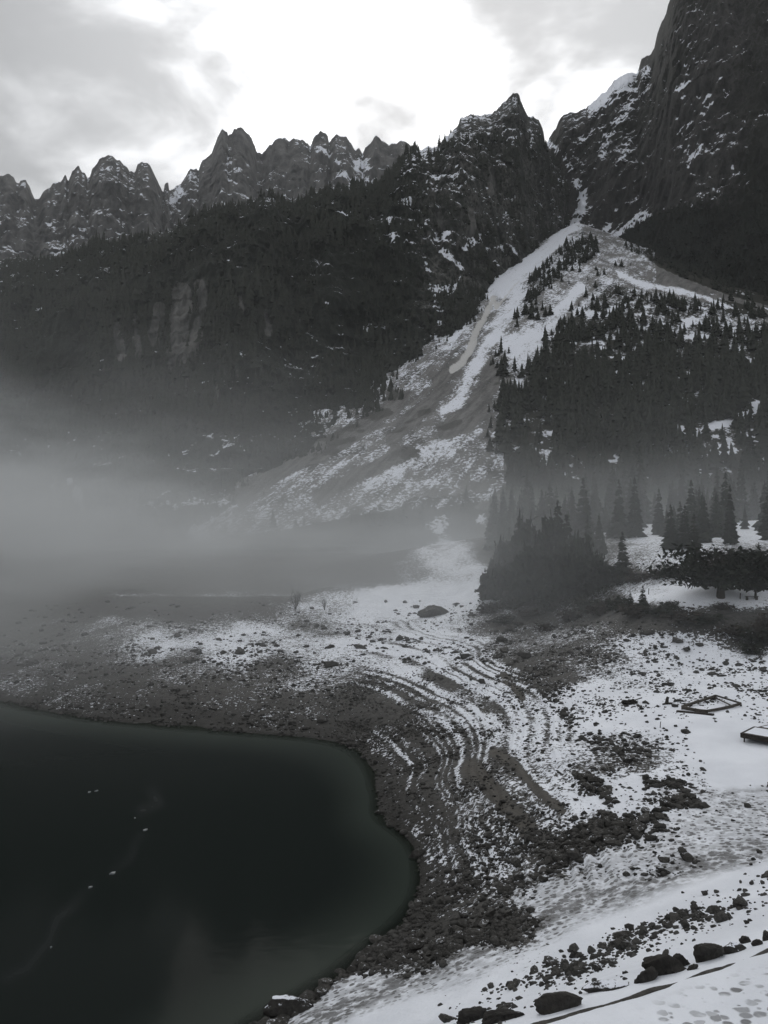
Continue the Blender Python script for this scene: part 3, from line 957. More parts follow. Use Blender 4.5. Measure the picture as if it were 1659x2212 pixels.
def wall_veg(u, v, P, N):
    j = 1 + 0.5 * fbm(P[..., 0] / 25, P[..., 2] / 25, 0, 2, seed=4)
    cl = lines_bias(u, v, cliff_lines, j)
    vg = 1.0 - 0.5 * sstep(u, 780, 950) * (1 - sstep(v, 700, 800))
    return vg - 1.2 * cl


mountain('mountain_wall', M_wall, WALL, [(-400, 1250), (0, 1000), (300, 980), (550, 1020), (830, 1090), (960, 1130), (1125, 1190), (1200, 1260), (1300, 1400)],
         [(-400, 900), (-200, 720), (0, 600), (200, 520), (480, 470), (700, 555), (980, 690), (1100, 860), (1245, 1090), (1300, 1200)],
         [(-400, 5), (480, 5), (700, 60), (980, 150), (1100, 240), (1245, 400), (1300, 460)], -400, 1262, 600, 270, 26, 90,
         [(0, 0), (0.3, 0.34), (0.62, 0.52), (0.75, 0.66), (1, 1)], 202, 4, wall_snow, vegf=wall_veg,
         palef=lambda u, v, P, N: np.clip(0.30 * lines_bias(u, v, cliff_lines, 1 + 0.6 * fbm(P[..., 0] / 18, P[..., 2] / 60, 0, 3, seed=6)), 0, 1) * np.clip(0.5 + 1.5 * fbm(P[..., 0] / 5, P[..., 1] / 5, P[..., 2] / 45, 4, 0.65, seed=66), 0, 1.3))

# the high wall on the right
RIGHT = Z2([(700, 700), (742, 602), (770, 560), (800, 510), (820, 485), (850, 470), (890, 462), (925, 440), (960, 410), (1000, 375), (1050, 325), (1090, 305), (1130, 303), (1150, 258), (1190, 220), (1205, 190),
            (1215, 150), (1235, 90), (1255, 50), (1270, 0), (1290, -60), (1350, -200), (1450, -330), (1659, -450), (1900, -520), (2400, -420)])
right_lines = [(Z2([(1070, 330), (1000, 400), (940, 450)]), 22, .24), (Z2([(1130, 300), (1160, 290)]), 10, .3), (Z2([(1150, 340), (1080, 450), (1010, 540), (960, 640)]), 14, .16), (Z2([(920, 540), (880, 590), (830, 650)]), 9, .22),
               (Z2([(750, 600), (780, 620), (810, 645), (840, 705)]), 9, .36), (Z2([(870, 760), (885, 800), (885, 850), (870, 900), (850, 950)]), 10, .55), (Z2([(1230, 380), (1320, 345), (1300, 400)]), 9, .22), (Z2([(1410, 410), (1440, 450)]), 12, .2),
               (Z2([(1290, 560), (1340, 520)]), 10, .2), (Z2([(1320, 620), (1370, 610), (1340, 680)]), 12, .22), (Z2([(1470, 330), (1490, 400)]), 8, .2), (Z2([(1380, 830), (1440, 820)]), 5, .22), (Z2([(1030, 680), (1060, 660)]), 9, .24),
               (Z2([(1150, 890), (1090, 940), (1040, 970), (1000, 990)]), 14, .34), (Z2([(990, 940), (960, 1000)]), 14, .3), (Z2([(1510, 690), (1510, 720)]), 5, .26), (Z2([(1640, 60), (1659, 80)]), 8, .3), (Z2([(1020, 860), (1040, 880)]), 6, .28),
               (Z2([(1350, 1130), (1380, 1145)]), 7, .3), (Z2([(1450, 80), (1450, 100)]), 10, .15), (Z2([(1320, 270), (1320, 300)]), 8, .18), (Z2([(1260, 790), (1275, 750)]), 4, .25), (Z2([(1095, 800), (1110, 745)]), 5, .2), (Z2([(900, 960), (905, 1000)]), 5, .3)]
buttress = Z2([(1040, 980), (1100, 950), (1200, 890), (1280, 860), (1400, 870), (1560, 880), (1750, 900), (1900, 1400), (1500, 1300), (1300, 1180), (1030, 1060)])


def right_snow(u, v, P, N):
    j = 1 + 0.5 * fbm(P[..., 0] / 25, P[..., 2] / 25, 0, 2, seed=14)
    b = lines_bias(u, v, right_lines, j)
    b = b + 0.10 * (b > 0.02)
    inb = in_poly(u, v, buttress)
    return b - np.where(inb, 0.42, 0.05) - 0.10 * sstep(u, 1560, 1640)


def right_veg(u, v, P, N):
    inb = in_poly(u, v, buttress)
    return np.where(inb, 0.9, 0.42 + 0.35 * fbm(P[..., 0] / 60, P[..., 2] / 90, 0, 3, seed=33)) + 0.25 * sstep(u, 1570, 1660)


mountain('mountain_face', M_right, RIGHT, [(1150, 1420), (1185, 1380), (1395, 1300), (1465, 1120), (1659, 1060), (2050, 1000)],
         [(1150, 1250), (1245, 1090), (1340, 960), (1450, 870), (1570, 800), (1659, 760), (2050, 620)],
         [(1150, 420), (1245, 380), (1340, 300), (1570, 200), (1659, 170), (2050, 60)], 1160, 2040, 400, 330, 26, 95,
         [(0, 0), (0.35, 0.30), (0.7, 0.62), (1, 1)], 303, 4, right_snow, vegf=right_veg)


# ------------------------------------------------------------------ air: thin even haze and the fog bank over the shore
def volume_box(name, lo, hi, mat):
    x0, y0, z0 = lo; x1, y1, z1 = hi
    co = [(x, y, z) for x in (x0, x1) for y in (y0, y1) for z in (z0, z1)]
    f = [(0, 1, 3, 2), (4, 6, 7, 5), (0, 4, 5, 1), (2, 3, 7, 6), (0, 2, 6, 4), (1, 5, 7, 3)]
    return tag(mesh_obj(name, co, f, mat), kind='stuff')


def haze_mat():
    m, nt = new_mat('haze_air')
    v = node(nt, 'ShaderNodeVolumePrincipled')
    v.inputs['Color'].default_value = (0.90, 0.93, 0.96, 1)
    v.inputs['Density'].default_value = 0.000036
    v.inputs['Anisotropy'].default_value = 0.35
    o = node(nt, 'ShaderNodeOutputMaterial')
    lk(nt, v, 0, o, 'Volume')
    return m


volume_box('haze', (-3000, -400, -32), (3600, 4200, 1900), haze_mat())


def fog_mat():
    m, nt = new_mat('fog_air')
    p = obj_pos(nt)
    s = node(nt, 'ShaderNodeSeparateXYZ')
    nt.links.new(p, s.inputs[0])
    x, y, z = s.outputs
    n1 = noise_n(nt, scaled(nt, p, (1, 1, 1.8)), 0.010, 1, 0.5)
    n2 = noise_n(nt, scaled(nt, p, (0.8, 1, 2.6)), 0.028, 2, 0.55)
    # the bank lies deepest over the lake on the left; a shallow layer creeps across the meadow, a thin veil hangs above
    top = math_n(nt, 'ADD', maprange(nt, x, -330, -70, 128, 0), 46)
    top = math_n(nt, 'ADD', top, math_n(nt, 'MULTIPLY', math_n(nt, 'SUBTRACT', n1, 0.5), 110))
    rel = math_n(nt, 'DIVIDE', math_n(nt, 'MAXIMUM', z, 0.0), math_n(nt, 'MAXIMUM', top, 12.0))
    vert = math_n(nt, 'POWER', math_n(nt, 'MAXIMUM', math_n(nt, 'SUBTRACT', 1.0, rel), 0.0), 2.0)
    near = maprange(nt, y, 48, 190, 0.0, 1.0)
    left = math_n(nt, 'ADD', maprange(nt, x, -130, -20, 0.95, 0.0), maprange(nt, x, 0, 80, 0.60, 0.20))
    creep = math_n(nt, 'MULTIPLY', maprange(nt, z, 12, 46, 1.0, 0.0), maprange(nt, x, 20, 95, 1.0, 0.24))
    veil = math_n(nt, 'MULTIPLY', maprange(nt, z, 35, 165, 1.0, 0.0), maprange(nt, x, -200, 0, 0.085, 0.008))
    tot = math_n(nt, 'ADD', math_n(nt, 'MULTIPLY', vert, left), math_n(nt, 'MULTIPLY', creep, 0.50))
    wisp = math_n(nt, 'MULTIPLY', maprange(nt, n1, 0.3, 0.7, 0.6, 1.4), maprange(nt, n2, 0.33, 0.67, 0.35, 1.75))
    den = math_n(nt, 'MULTIPLY', math_n(nt, 'MULTIPLY', math_n(nt, 'ADD', tot, veil), near), wisp)
    v = node(nt, 'ShaderNodeVolumePrincipled')
    v.inputs['Color'].default_value = (0.86, 0.885, 0.895, 1)
    v.inputs['Anisotropy'].default_value = 0.2
    nt.links.new(math_n(nt, 'MULTIPLY', den, 0.0092), v.inputs['Density'])
    o = node(nt, 'ShaderNodeOutputMaterial')
    lk(nt, v, 0, o, 'Volume')
    return m


volume_box('fog_bank', (-700, 45, -31), (620, 900, 260), fog_mat())

# ------------------------------------------------------------------ rocks
def icosphere(n):
    t = (1 + 5 ** 0.5) / 2
    V = [(-1, t, 0), (1, t, 0), (-1, -t, 0), (1, -t, 0), (0, -1, t), (0, 1, t), (0, -1, -t), (0, 1, -t), (t, 0, -1), (t, 0, 1), (-t, 0, -1), (-t, 0, 1)]
    V = [np.array(v) / np.linalg.norm(v) for v in V]
    Fc = [(0, 11, 5), (0, 5, 1), (0, 1, 7), (0, 7, 10), (0, 10, 11), (1, 5, 9), (5, 11, 4), (11, 10, 2), (10, 7, 6), (7, 1, 8),
          (3, 9, 4), (3, 4, 2), (3, 2, 6), (3, 6, 8), (3, 8, 9), (4, 9, 5), (2, 4, 11), (6, 2, 10), (8, 6, 7), (9, 8, 1)]
    for _ in range(n):
        cache, out = {}, []

        def mid(a, b):
            k = (min(a, b), max(a, b))
            if k not in cache:
                m = V[a] + V[b]
                V.append(m / np.linalg.norm(m))
                cache[k] = len(V) - 1
            return cache[k]
        for a, b, c in Fc:
            ab, bc, ca = mid(a, b), mid(b, c), mid(c, a)
            out += [(a, ab, ca), (b, bc, ab), (c, ca, bc), (ab, bc, ca)]
        Fc = out
    return np.array(V), np.array(Fc)


def rock_shape(sub, seed, flat=0.7, ax=(1, 1)):
    """a broken, faceted stone of about unit radius with its foot near z = 0"""
    V, Fc = icosphere(sub)
    r = np.random.default_rng(seed)
    V = V.copy()
    for _ in range(12):                           # cut by random planes: flat facets
        n = r.normal(size=3); n /= np.linalg.norm(n)
        d = r.uniform(0.42, 0.85)
        s = V @ n - d
        V = V - np.outer(np.maximum(s, 0), n) * 0.9
    V = V * (1 + 0.22 * fbm(V[:, 0] * 2.2 + seed, V[:, 1] * 2.2, V[:, 2] * 2.2, 3, seed=seed))[:, None]
    V = V * np.array([ax[0], ax[1], flat])
    V[:, 2] += flat * 0.45
    return V, Fc


def make_rock_surface(name, lo, hi, snow=0.0):
    m, nt = new_mat(name)
    tcn = node(nt, 'ShaderNodeTexCoord')
    p = tcn.outputs['Object']
    oi = node(nt, 'ShaderNodeObjectInfo')
    a = noise_n(nt, p, 2.5, 5, 0.65)
    b2 = noise_n(nt, p, 9.0, 4, 0.6)
    t = math_n(nt, 'ADD', math_n(nt, 'ADD', math_n(nt, 'MULTIPLY', a, 0.8), math_n(nt, 'MULTIPLY', b2, 0.3)), math_n(nt, 'MULTIPLY', oi.outputs['Random'], 0.18))
    col = mix_col(nt, maprange(nt, t, 0.42, 0.85, 0, 1), lo, hi)
    geo = nt.nodes.new('ShaderNodeNewGeometry')
    sp = node(nt, 'ShaderNodeSeparateXYZ')
    nt.links.new(geo.outputs['Normal'], sp.inputs[0])
    s = math_n(nt, 'ADD', sp.outputs[2], math_n(nt, 'MULTIPLY', math_n(nt, 'SUBTRACT', a, 0.5), 1.4))
    sn = maprange(nt, s, 1.06 - snow, 1.16 - snow, 0, 1)
    col = mix_col(nt, sn, col, SNOW)
    finish(nt, col, 0.85, math_n(nt, 'ADD', a, math_n(nt, 'MULTIPLY', b2, 0.5)), 0.7, 0.12, 0.25)
    return m


M_rock = make_rock_surface('stone', (0.025, 0.024, 0.022), (0.080, 0.077, 0.071), 0.02)
M_boulder = make_rock_surface('dark_boulder', (0.014, 0.013, 0.012), (0.045, 0.042, 0.038), -0.02)
M_boulder_snow = make_rock_surface('snowy_boulder', (0.020, 0.019, 0.018), (0.055, 0.052, 0.048), 0.26)

ROCK_SHAPES = []
for i_ in range(7):
    V_, F_ = rock_shape(1, 40 + i_, 0.72 + 0.04 * (i_ % 3), (1 + 0.12 * (i_ % 4), 0.85))
    me_ = bpy.data.meshes.new('rock')
    me_.from_pydata(V_.tolist(), [], F_.tolist())
    me_.materials.append(M_rock)
    ROCK_SHAPES.append(me_)

# (zone label, group) of the stones, by where they lie
ZONES = {
    'band': ('broken grey rock in the stony band across the snowy embankment', 'rocks of the stony band on the embankment'),
    'rim': ('dark rock on the stony rim between drained bank and trodden path', 'rocks along the rim of the trodden path'),
    'heap': ('dark rock in a loose heap on the open snow flat', 'rocks heaped on the snow flat'),
    'bank': ('weathered rock on the dark drained bank beside the lake', 'rocks on the drained lake bank'),
    'beach': ('hazy grey rock on the snowy beach across the bay', 'rocks on the far beach'),
    'flat': ('lone rock lying on the white snow near the timber frame', 'scattered rocks on the snow flat'),
    'scatter': ('small loose rock on clean snow beside the trodden path', 'scattered rocks on the embankment snow'),
}
ROCKS = []          # (x, y, z, radius, zone)
BAND = Z6([(370, 1175), (560, 1075), (700, 1020), (850, 950), (1000, 890), (1100, 830), (1250, 760), (1400, 725), (1500, 695), (1600, 670), (1659, 590)])
RIM = Z6([(0, 955), (120, 930), (250, 880), (400, 790), (550, 690), (640, 610), (720, 550), (820, 500), (900, 470), (980, 430), (1060, 380), (1150, 345), (1200, 330)])
HEAPS = [(Z6([(920, 10), (1000, 50), (1080, 80), (1160, 50)]), 22), (Z6([(1160, 190), (1230, 180), (1330, 210)]), 14), (Z6([(1200, 330), (1280, 260), (1380, 280)]), 16), (Z6([(1000, 330), (920, 370), (860, 410)]), 20),
         (Z6([(890, 180), (1010, 265)]), 16), (Z5([(740, 720), (860, 850)]), 14)]
FLAT_R = [(1160, 465, 40), (1278, 497, 42), (1188, 525, 30), (1375, 512, 28), (1262, 465, 18), (1285, 570, 26), (1600, 580, 20), (1640, 620, 26), (1245, 555, 26), (1320, 530, 36),
          (950, 762, 18), (1008, 745, 15), (1275, 850, 18), (1190, 858, 16), (1490, 790, 20), (1275, 768, 22), (1390, 1030, 22), (1640, 905, 12), (845, 850, 24), (1440, 830, 12), (1320, 855, 14)]
BEACH_R = [(365, 343, 30), (70, 332, 22), (150, 335, 24), (235, 588, 28), (305, 652, 20), (470, 668, 38), (220, 487, 26), (130, 490, 46), (530, 672, 18), (60, 505, 20)]
SCAT_R = [(1395, 642, 44), (1448, 636, 30), (1590, 600, 28), (1635, 602, 22), (1530, 697, 26), (1275, 715, 30), (1238, 892, 30), (1570, 768, 24), (1622, 473, 26), (935, 1008, 26), (940, 1040, 32), (1062, 1002, 20),
          (297, 1108, 20), (1305, 642, 18), (1538, 632, 20), (1640, 740, 10), (880, 1058, 26), (540, 1056, 14), (745, 858, 12), (1203, 855, 16), (1545, 600, 18), (1590, 525, 20), (1185, 382, 26), (1130, 392, 26), (880, 545, 22), (1600, 505, 18)]


def add_rock(u, v, wpx, zone, emb=0.0):
    x, y, z = ground_at(u, v)
    ROCKS.append((x, y, z - emb, 0.55 * wpx * y / F, zone))


for a_, b_, s_ in FLAT_R:
    (p_,) = Z5([(a_, b_)]); add_rock(*p_, s_ * .52, 'flat')
for a_, b_, s_ in BEACH_R:
    (p_,) = Z5([(a_, b_)]); add_rock(*p_, s_ * .52, 'beach')
for a_, b_, s_ in SCAT_R:
    (p_,) = Z6([(a_, b_ + s_ * 0.3)]); add_rock(*p_, s_ * .52, 'scatter')


def scatter_rocks():
    us = np.linspace(-60, 1740, 900)
    th = np.arctan((us - CX) / F)
    r = np.concatenate([1 / np.linspace(1 / 17, 1 / 70, 400), 1 / np.linspace(1 / 70, 1 / 210, 300)[1:]])
    R, T = np.meshgrid(r, th, indexing='ij')
    X = np.tan(T) * R; Y = R
    Z = hgt(X, Y)
    u, v = proj(X, Y, Z)
    ok = (Z > -0.22) & (v < 2240)
    cov = snow_cover(u, v)
    g = np.random.default_rng(12)
    lump = sstep(fbm(X / 3.5, Y / 3.5, 0, 3, seed=81), -0.35, 0.5)
    out = []

    def take(wt, n, med, sig, zone, smin, smax):
        wt = (wt * ok).ravel()
        wt = wt / wt.sum()
        idx = g.choice(wt.size, n, p=wt)
        x = X.ravel()[idx] + g.normal(0, 0.06, n) ; y = Y.ravel()[idx] * (1 + g.normal(0, 0.003, n))
        s = np.clip(med * np.exp(g.normal(0, sig, n)), smin, smax)
        z = hgt(x, y)
        out.extend(zip(x, y, z - s * 0.12, s, [zone] * n))
    d, _ = seg_dist(u, v, BAND)
    take((1 - sstep(d, 8, 42)) * (0.05 + lump ** 1.6), 800, 0.10, 0.55, 'band', 0.05, 0.34)
    take((1 - sstep(d, 20, 75)) * (0.1 + lump ** 2), 420, 0.055, 0.5, 'band', 0.03, 0.16)
    d, _ = seg_dist(u, v, RIM)
    take((1 - sstep(d, 6, 38)) * (0.06 + lump ** 1.5), 1200, 0.13, 0.55, 'rim', 0.07, 0.45)
    for pts, wd in HEAPS:
        d, _ = seg_dist(u, v, pts)
        take((1 - sstep(d, wd * 0.3, wd * 1.2)) * (0.3 + lump), 130, 0.17, 0.5, 'heap', 0.08, 0.45)
    rimw = (np.abs(Z - 0.02) < 0.13) * (v > 1450) * (0.15 + lump)
    take(rimw, 700, 0.17, 0.6, 'bank', 0.08, 0.55)
    shore = (1 - sstep(cov, 0.2, 0.75)) * (u > 700) * (v > 1440) * (0.12 + lump)
    take(shore, 9000, 0.10, 0.5, 'bank', 0.06, 0.42)
    mid = (cov < 1.06) * (u > 750) * (v > 1330) * (v < 1900) * (0.1 + lump ** 2)
    take(mid, 6500, 0.10, 0.55, 'bank', 0.06, 0.42)
    left = (u < 800) * (v > 1400) * (v < 1600) * (0.1 + lump)
    take(left, 2500, 0.16, 0.5, 'bank', 0.10, 0.6)
    beach = (u < 1150) * (v < 1440) * (v > 1300) * (cov < 0.92) * (0.04 + lump ** 3)
    take(beach, 1300, 0.26, 0.6, 'beach', 0.14, 1.0)
    take((u > 1150) * (v < 1460) * (v > 1340) * (0.1 + lump), 900, 0.16, 0.55, 'beach', 0.1, 0.5)
    return out


ROCKS += scatter_rocks()


def place_rocks():
    g = np.random.default_rng(5)
    A = [(0.9 if r[4] in ('flat', 'scatter') else 0.0) * 1e3 + r[3] / max(r[1], 5) * 1e3 for r in ROCKS]
    order = np.argsort(A)[::-1]
    Vs, Fs, off = [], [], 0
    bases = [rock_shape(0, 70 + i, 0.7, (1 + 0.15 * (i % 3), 0.9)) for i in range(6)]
    for k, i in enumerate(order):
        x, y, z, s, zone = ROCKS[i]
        a = g.uniform(0, 6.283)
        if k < 300:
            o = bpy.data.objects.new('rock', ROCK_SHAPES[k % len(ROCK_SHAPES)])
            C.objects.link(o)
            o.location = (x, y, z)
            o.rotation_euler = (g.uniform(-.25, .25), g.uniform(-.25, .25), a)
            o.scale = (s * g.uniform(.85, 1.2), s * g.uniform(.8, 1.15), s * g.uniform(.75, 1.15))
            lb, gr = ZONES[zone]
            tag(o, lb, 'rock', gr)
        else:
            V, Fc = bases[k % 6]
            ca, sa = math.cos(a), math.sin(a)
            W = V * s * np.array([g.uniform(.8, 1.25), g.uniform(.8, 1.2), g.uniform(.6, 1.1)])
            W = np.stack([W[:, 0] * ca - W[:, 1] * sa + x, W[:, 0] * sa + W[:, 1] * ca + y, W[:, 2] + z], 1)
            Vs.append(W); Fs.append(Fc + off); off += len(V)
    o = mesh_obj('rubble', np.concatenate(Vs), np.concatenate(Fs), M_rubble)
    tag(o, 'small loose stones strewn over the drained bank and snow', 'stones', kind='stuff')


def make_rubble_mat():
    m, nt = new_mat('loose_stone')
    p = obj_pos(nt)
    a = noise_n(nt, p, 1.7, 3, 0.6)
    b2 = noise_n(nt, p, 14.0, 3, 0.6)
    col = mix_col(nt, maprange(nt, a, 0.35, 0.65, 0, 1), (0.028, 0.027, 0.025), (0.072, 0.070, 0.066))
    finish(nt, col, 0.88, b2, 0.5, 0.06, 0.2)
    return m


M_rubble = make_rubble_mat()
place_rocks()

# the large boulders along the walkway edge, and two by themselves
BOULD = [  # zoom position, width, height (zoom px), stretch, label
    (430, 1186, 125, 75, 'dark boulder cut by the bottom picture edge, lowest of the edge row', M_boulder),
    (560, 1178, 190, 55, 'long low dark boulder beside the kerb, second lowest of the edge row', M_boulder),
    (785, 1135, 205, 105, 'large rounded dark boulder by the kerb, biggest of the lower three', M_boulder),
    (985, 1052, 200, 52, 'low elongated boulder dusted with snow between the two big ones', M_boulder_snow),
    (1150, 1015, 110, 80, 'dark boulder leaning below the biggest one at the kerb', M_boulder),
    (1225, 985, 190, 115, 'biggest dark slab-backed boulder at the middle of the kerb', M_boulder),
    (1300, 955, 95, 70, 'squat dark boulder wedged between the slab and the pointed boulder', M_boulder),
    (1345, 968, 55, 30, 'small dark stone at the foot of the pointed boulder', M_boulder),
    (1412, 925, 140, 100, 'pointed dark boulder standing above the kerb', M_boulder),
    (1520, 895, 120, 55, 'broad boulder with snow on its near side, upper part of the row', M_boulder_snow),
    (1565, 858, 52, 40, 'compact dark boulder set back from the kerb near the frame edge', M_boulder),
    (1612, 868, 52, 32, 'small dark boulder, second from the top of the edge row', M_boulder),
    (1655, 845, 55, 50, 'uppermost dark boulder of the kerb row', M_boulder),
]


def boulder(u, v, w_, h_, label, mat, seed, deep=1.0):
    x, y, z = ground_at(u, v)
    k = y / F
    W, Hh = w_ * k, h_ * k
    V, Fc = rock_shape(3, seed, 1.0, (1, 1))
    V = V + 0.10 * np.stack([fbm(V[:, 0] * 5, V[:, 1] * 5, V[:, 2] * 5, 3, seed=seed + j) for j in range(3)], 1)
    ex = V.max(0) - V.min(0)
    V = (V - (V.max(0) + V.min(0)) / 2) / ex
    V = V * np.array([W * 1.18, max(0.45 * W, 0.9 * Hh) * deep, Hh * 1.35])
    V[:, 2] += Hh * 0.24
    o = mesh_obj('boulder', V, Fc, mat, smooth=False)
    o.location = (x, y, z)
    o.rotation_euler = (0, 0, 0.18)
    return tag(o, label, 'boulder', 'boulders along the walkway edge' if 'row' in label or 'kerb' in label else None)


for i_, (a_, b_, w_, h_, lb_, mt_) in enumerate(BOULD):
    (p_,) = Z6([(a_, b_)])
    boulder(p_[0], p_[1] - 2, w_ * .46, h_ * .40, lb_, mt_, 120 + i_)
boulder(622, 2190, 92, 40, 'snow-streaked boulder half in the water at the lake edge', M_boulder_snow, 160)
boulder(940, 1330, 70, 26, 'big hazy boulder alone on the white beach across the bay', M_rock, 167)


# ------------------------------------------------------------------ conifers
def make_needle_mat(name, c1, c2):
    m, nt = new_mat(name)
    p = obj_pos(nt)
    oi = node(nt, 'ShaderNodeObjectInfo')
    a = noise_n(nt, p, 0.9, 3, 0.6)
    t = math_n(nt, 'ADD', a, math_n(nt, 'MULTIPLY', math_n(nt, 'SUBTRACT', oi.outputs['Random'], 0.5), 0.25))
    col = mix_col(nt, maprange(nt, t, 0.3, 0.7, 0, 1), c1, c2)
    finish(nt, col, 0.9, spec=0.1)
    return m


M_needle = make_needle_mat('needles', (0.013, 0.016, 0.012), (0.030, 0.034, 0.025))
M_forest = make_needle_mat('far_needles', (0.014, 0.017, 0.014), (0.030, 0.033, 0.026))
M_bark = make_needle_mat('bark', (0.020, 0.017, 0.014), (0.050, 0.043, 0.036))
M_twig = make_needle_mat('twigs', (0.022, 0.019, 0.016), (0.055, 0.047, 0.040))


def conifer_crown(seed, whorls=15, slim=0.20, low=0.06, skip=0.08, jit=0.9):
    """crown of a unit-height spruce: whorls of drooping, ragged boughs"""
    g = np.random.default_rng(seed)
    V, Fc = [], []
    for i in range(whorls):
        t = min(.985, max(0, (i + g.uniform(-jit, jit)) / whorls))
        z = low + (1 - low) * t
        
        R = slim * (1 - t) ** 0.85 * g.uniform(.78, 1.15) + 0.012
        n = max(5, int(9 - 4 * t))
        a0 = g.uniform(0, 6.28)
        for j in range(n):
            if g.random() < skip:
                continue
            a = a0 + 6.283 * j / n + g.uniform(-.25, .25)
            r = R * g.uniform(.65, 1.15)
            wd = r * g.uniform(.34, .52)
            dz = -r * g.uniform(.25, .6)
            ca, sa = math.cos(a), math.sin(a)
            k = len(V)
            zc = z + 0.02 + g.uniform(-.02, .02)
            V += [(0, 0, zc), (ca * r * .5 - sa * wd, sa * r * .5 + ca * wd, zc + dz * .45), (ca * r, sa * r, zc + dz), (ca * r * .5 + sa * wd, sa * r * .5 - ca * wd, zc + dz * .45),
                  (ca * r * .55, sa * r * .55, zc + dz * .25 + 0.012), (ca * r * .6, sa * r * .6, zc + dz * .9 - r * .18)]
            Fc += [(k, k + 1, k + 4), (k + 1, k + 2, k + 4), (k + 2, k + 3, k + 4), (k + 3, k, k + 4), (k, k + 2, k + 5), (k + 1, k + 3, k + 5)]
    k = len(V)
    V += [(0.012, 0, .93), (-.006, .01, .93), (-.006, -.01, .93), (0, 0, 1.03)]
    Fc += [(k, k + 1, k + 3), (k + 1, k + 2, k + 3), (k + 2, k, k + 3)]
    return np.array(V), Fc


def prism(r0, r1, z0, z1, n=7, bend=0.0, seg=1):
    V, Fc = [], []
    for s in range(seg + 1):
        t = s / seg
        for j in range(n):
            a = 6.283 * j / n
            r = r0 + (r1 - r0) * t
            V.append((r * math.cos(a) + bend * t * t, r * math.sin(a), z0 + (z1 - z0) * t))
    for s in range(seg):
        for j in range(n):
            a, b = s * n + j, s * n + (j + 1) % n
            Fc.append((a, b, b + n, a + n))
    return np.array(V), Fc


def py_mesh(name, V, Fc, mat):
    me = bpy.data.meshes.new(name)
    me.from_pydata([tuple(map(float, v)) for v in V], [], [tuple(int(i) for i in f) for f in Fc])
    me.materials.append(mat)
    return me


CROWNS = [py_mesh('crown', *conifer_crown(300 + i, 26 + i % 4, 0.16 + 0.02 * (i % 3), 0.04 + 0.04 * (i % 2), 0.22), M_needle) for i in range(6)]
TRUNK = py_mesh('trunk', *prism(0.014, 0.004, -0.03, 0.96), M_bark)


def tree_obj(x, y, z, h, label, group=None, wide=1.0, variant=0, name='spruce_tree', rot=0.0):
    e = bpy.data.objects.new(name, None)
    e.empty_display_size = 0.2
    C.objects.link(e)
    e.location = (x, y, z)
    e.rotation_euler = (0, 0, rot)
    e.scale = (h * wide, h * wide, h)
    for nm, me in (('crown', CROWNS[variant % len(CROWNS)]), ('trunk', TRUNK)):
        c = bpy.data.objects.new(nm, me)
        C.objects.link(c)
        c.parent = e
    tag(e, label, 'tree', group)
    return e


def low_conifer(g, tiers=3, sides=5):
    V, Fc = [], []
    for t in range(tiers):
        z0 = 0.04 + 0.27 * t * 3 / tiers * 1.0
        z0 = t / tiers * 0.80 + 0.03
        z1 = min(1.0, z0 + 1.35 / tiers) if t < tiers - 1 else 1.0
        R = 0.19 * (1 - t / tiers) ** 0.8
        k = len(V)
        a0 = g.uniform(0, 6.28)
        for j in range(sides):
            a = a0 + 6.283 * j / sides
            r = R * g.uniform(.65, 1.3)
            V.append((r * math.cos(a), r * math.sin(a), z0 + g.uniform(-.05, .05)))
        V.append((g.uniform(-.01, .01), 0, z1))
        for j in range(sides):
            Fc.append((k + j, k + (j + 1) % sides, k + sides))
    return np.array(V), np.array(Fc)


def merge_trees(name, pts, label, tiers=3, sides=5, seed=1, mat=None):
    """pts: x, y, z, height"""
    g = np.random.default_rng(seed)
    protos = [low_conifer(g, tiers, sides) for _ in range(8)]
    n = len(pts)
    which = g.integers(0, 8, n)
    Vs, Fs, off = [], [], 0
    for p in range(8):
        P = pts[which == p]
        if not len(P):
            continue
        V, Fc = protos[p]
        a = g.uniform(0, 6.28, len(P))
        wd = g.uniform(.8, 1.75, len(P))
        h = P[:, 3]
        ca, sa = np.cos(a), np.sin(a)
        W = np.empty((len(P), len(V), 3))
        W[:, :, 0] = (V[None, :, 0] * ca[:, None] - V[None, :, 1] * sa[:, None]) * (h * wd)[:, None] + P[:, 0:1]
        W[:, :, 1] = (V[None, :, 0] * sa[:, None] + V[None, :, 1] * ca[:, None]) * (h * wd)[:, None] + P[:, 1:2]
        W[:, :, 2] = V[None, :, 2] * h[:, None] + P[:, 2:3] - 0.4
        Vs.append(W.reshape(-1, 3))
        Fs.append((Fc[None] + (np.arange(len(P)) * len(V))[:, None, None] + off).reshape(-1, 3))
        off += len(P) * len(V)
    o = mesh_obj(name, np.concatenate(Vs), np.concatenate(Fs), mat or M_forest)
    return tag(o, label, 'forest', kind='stuff')


def mountain_forest(src, n, sel, hmin, hmax, seed):
    P, N, u, v, veg = MOUNT[src]
    g = np.random.default_rng(seed)
    wt = (sel(u, v, P, N) * (veg > 0.45)).ravel()
    wt = wt / wt.sum()
    idx = g.choice(wt.size, n, p=wt)
    Q = P.reshape(-1, 3)[idx] + g.normal(0, 1.2, (n, 3)) * np.array([1, 1, 0])
    cl = 0.5 + 0.5 * sstep(fbm(Q[:, 0] / 60, Q[:, 1] / 60, Q[:, 2] / 60, 2, seed=seed + 50), -0.4, 0.4)
    h = g.uniform(hmin, hmax, n) * g.uniform(.55, 1.2, n) * cl
    return np.concatenate([Q, h[:, None]], 1)


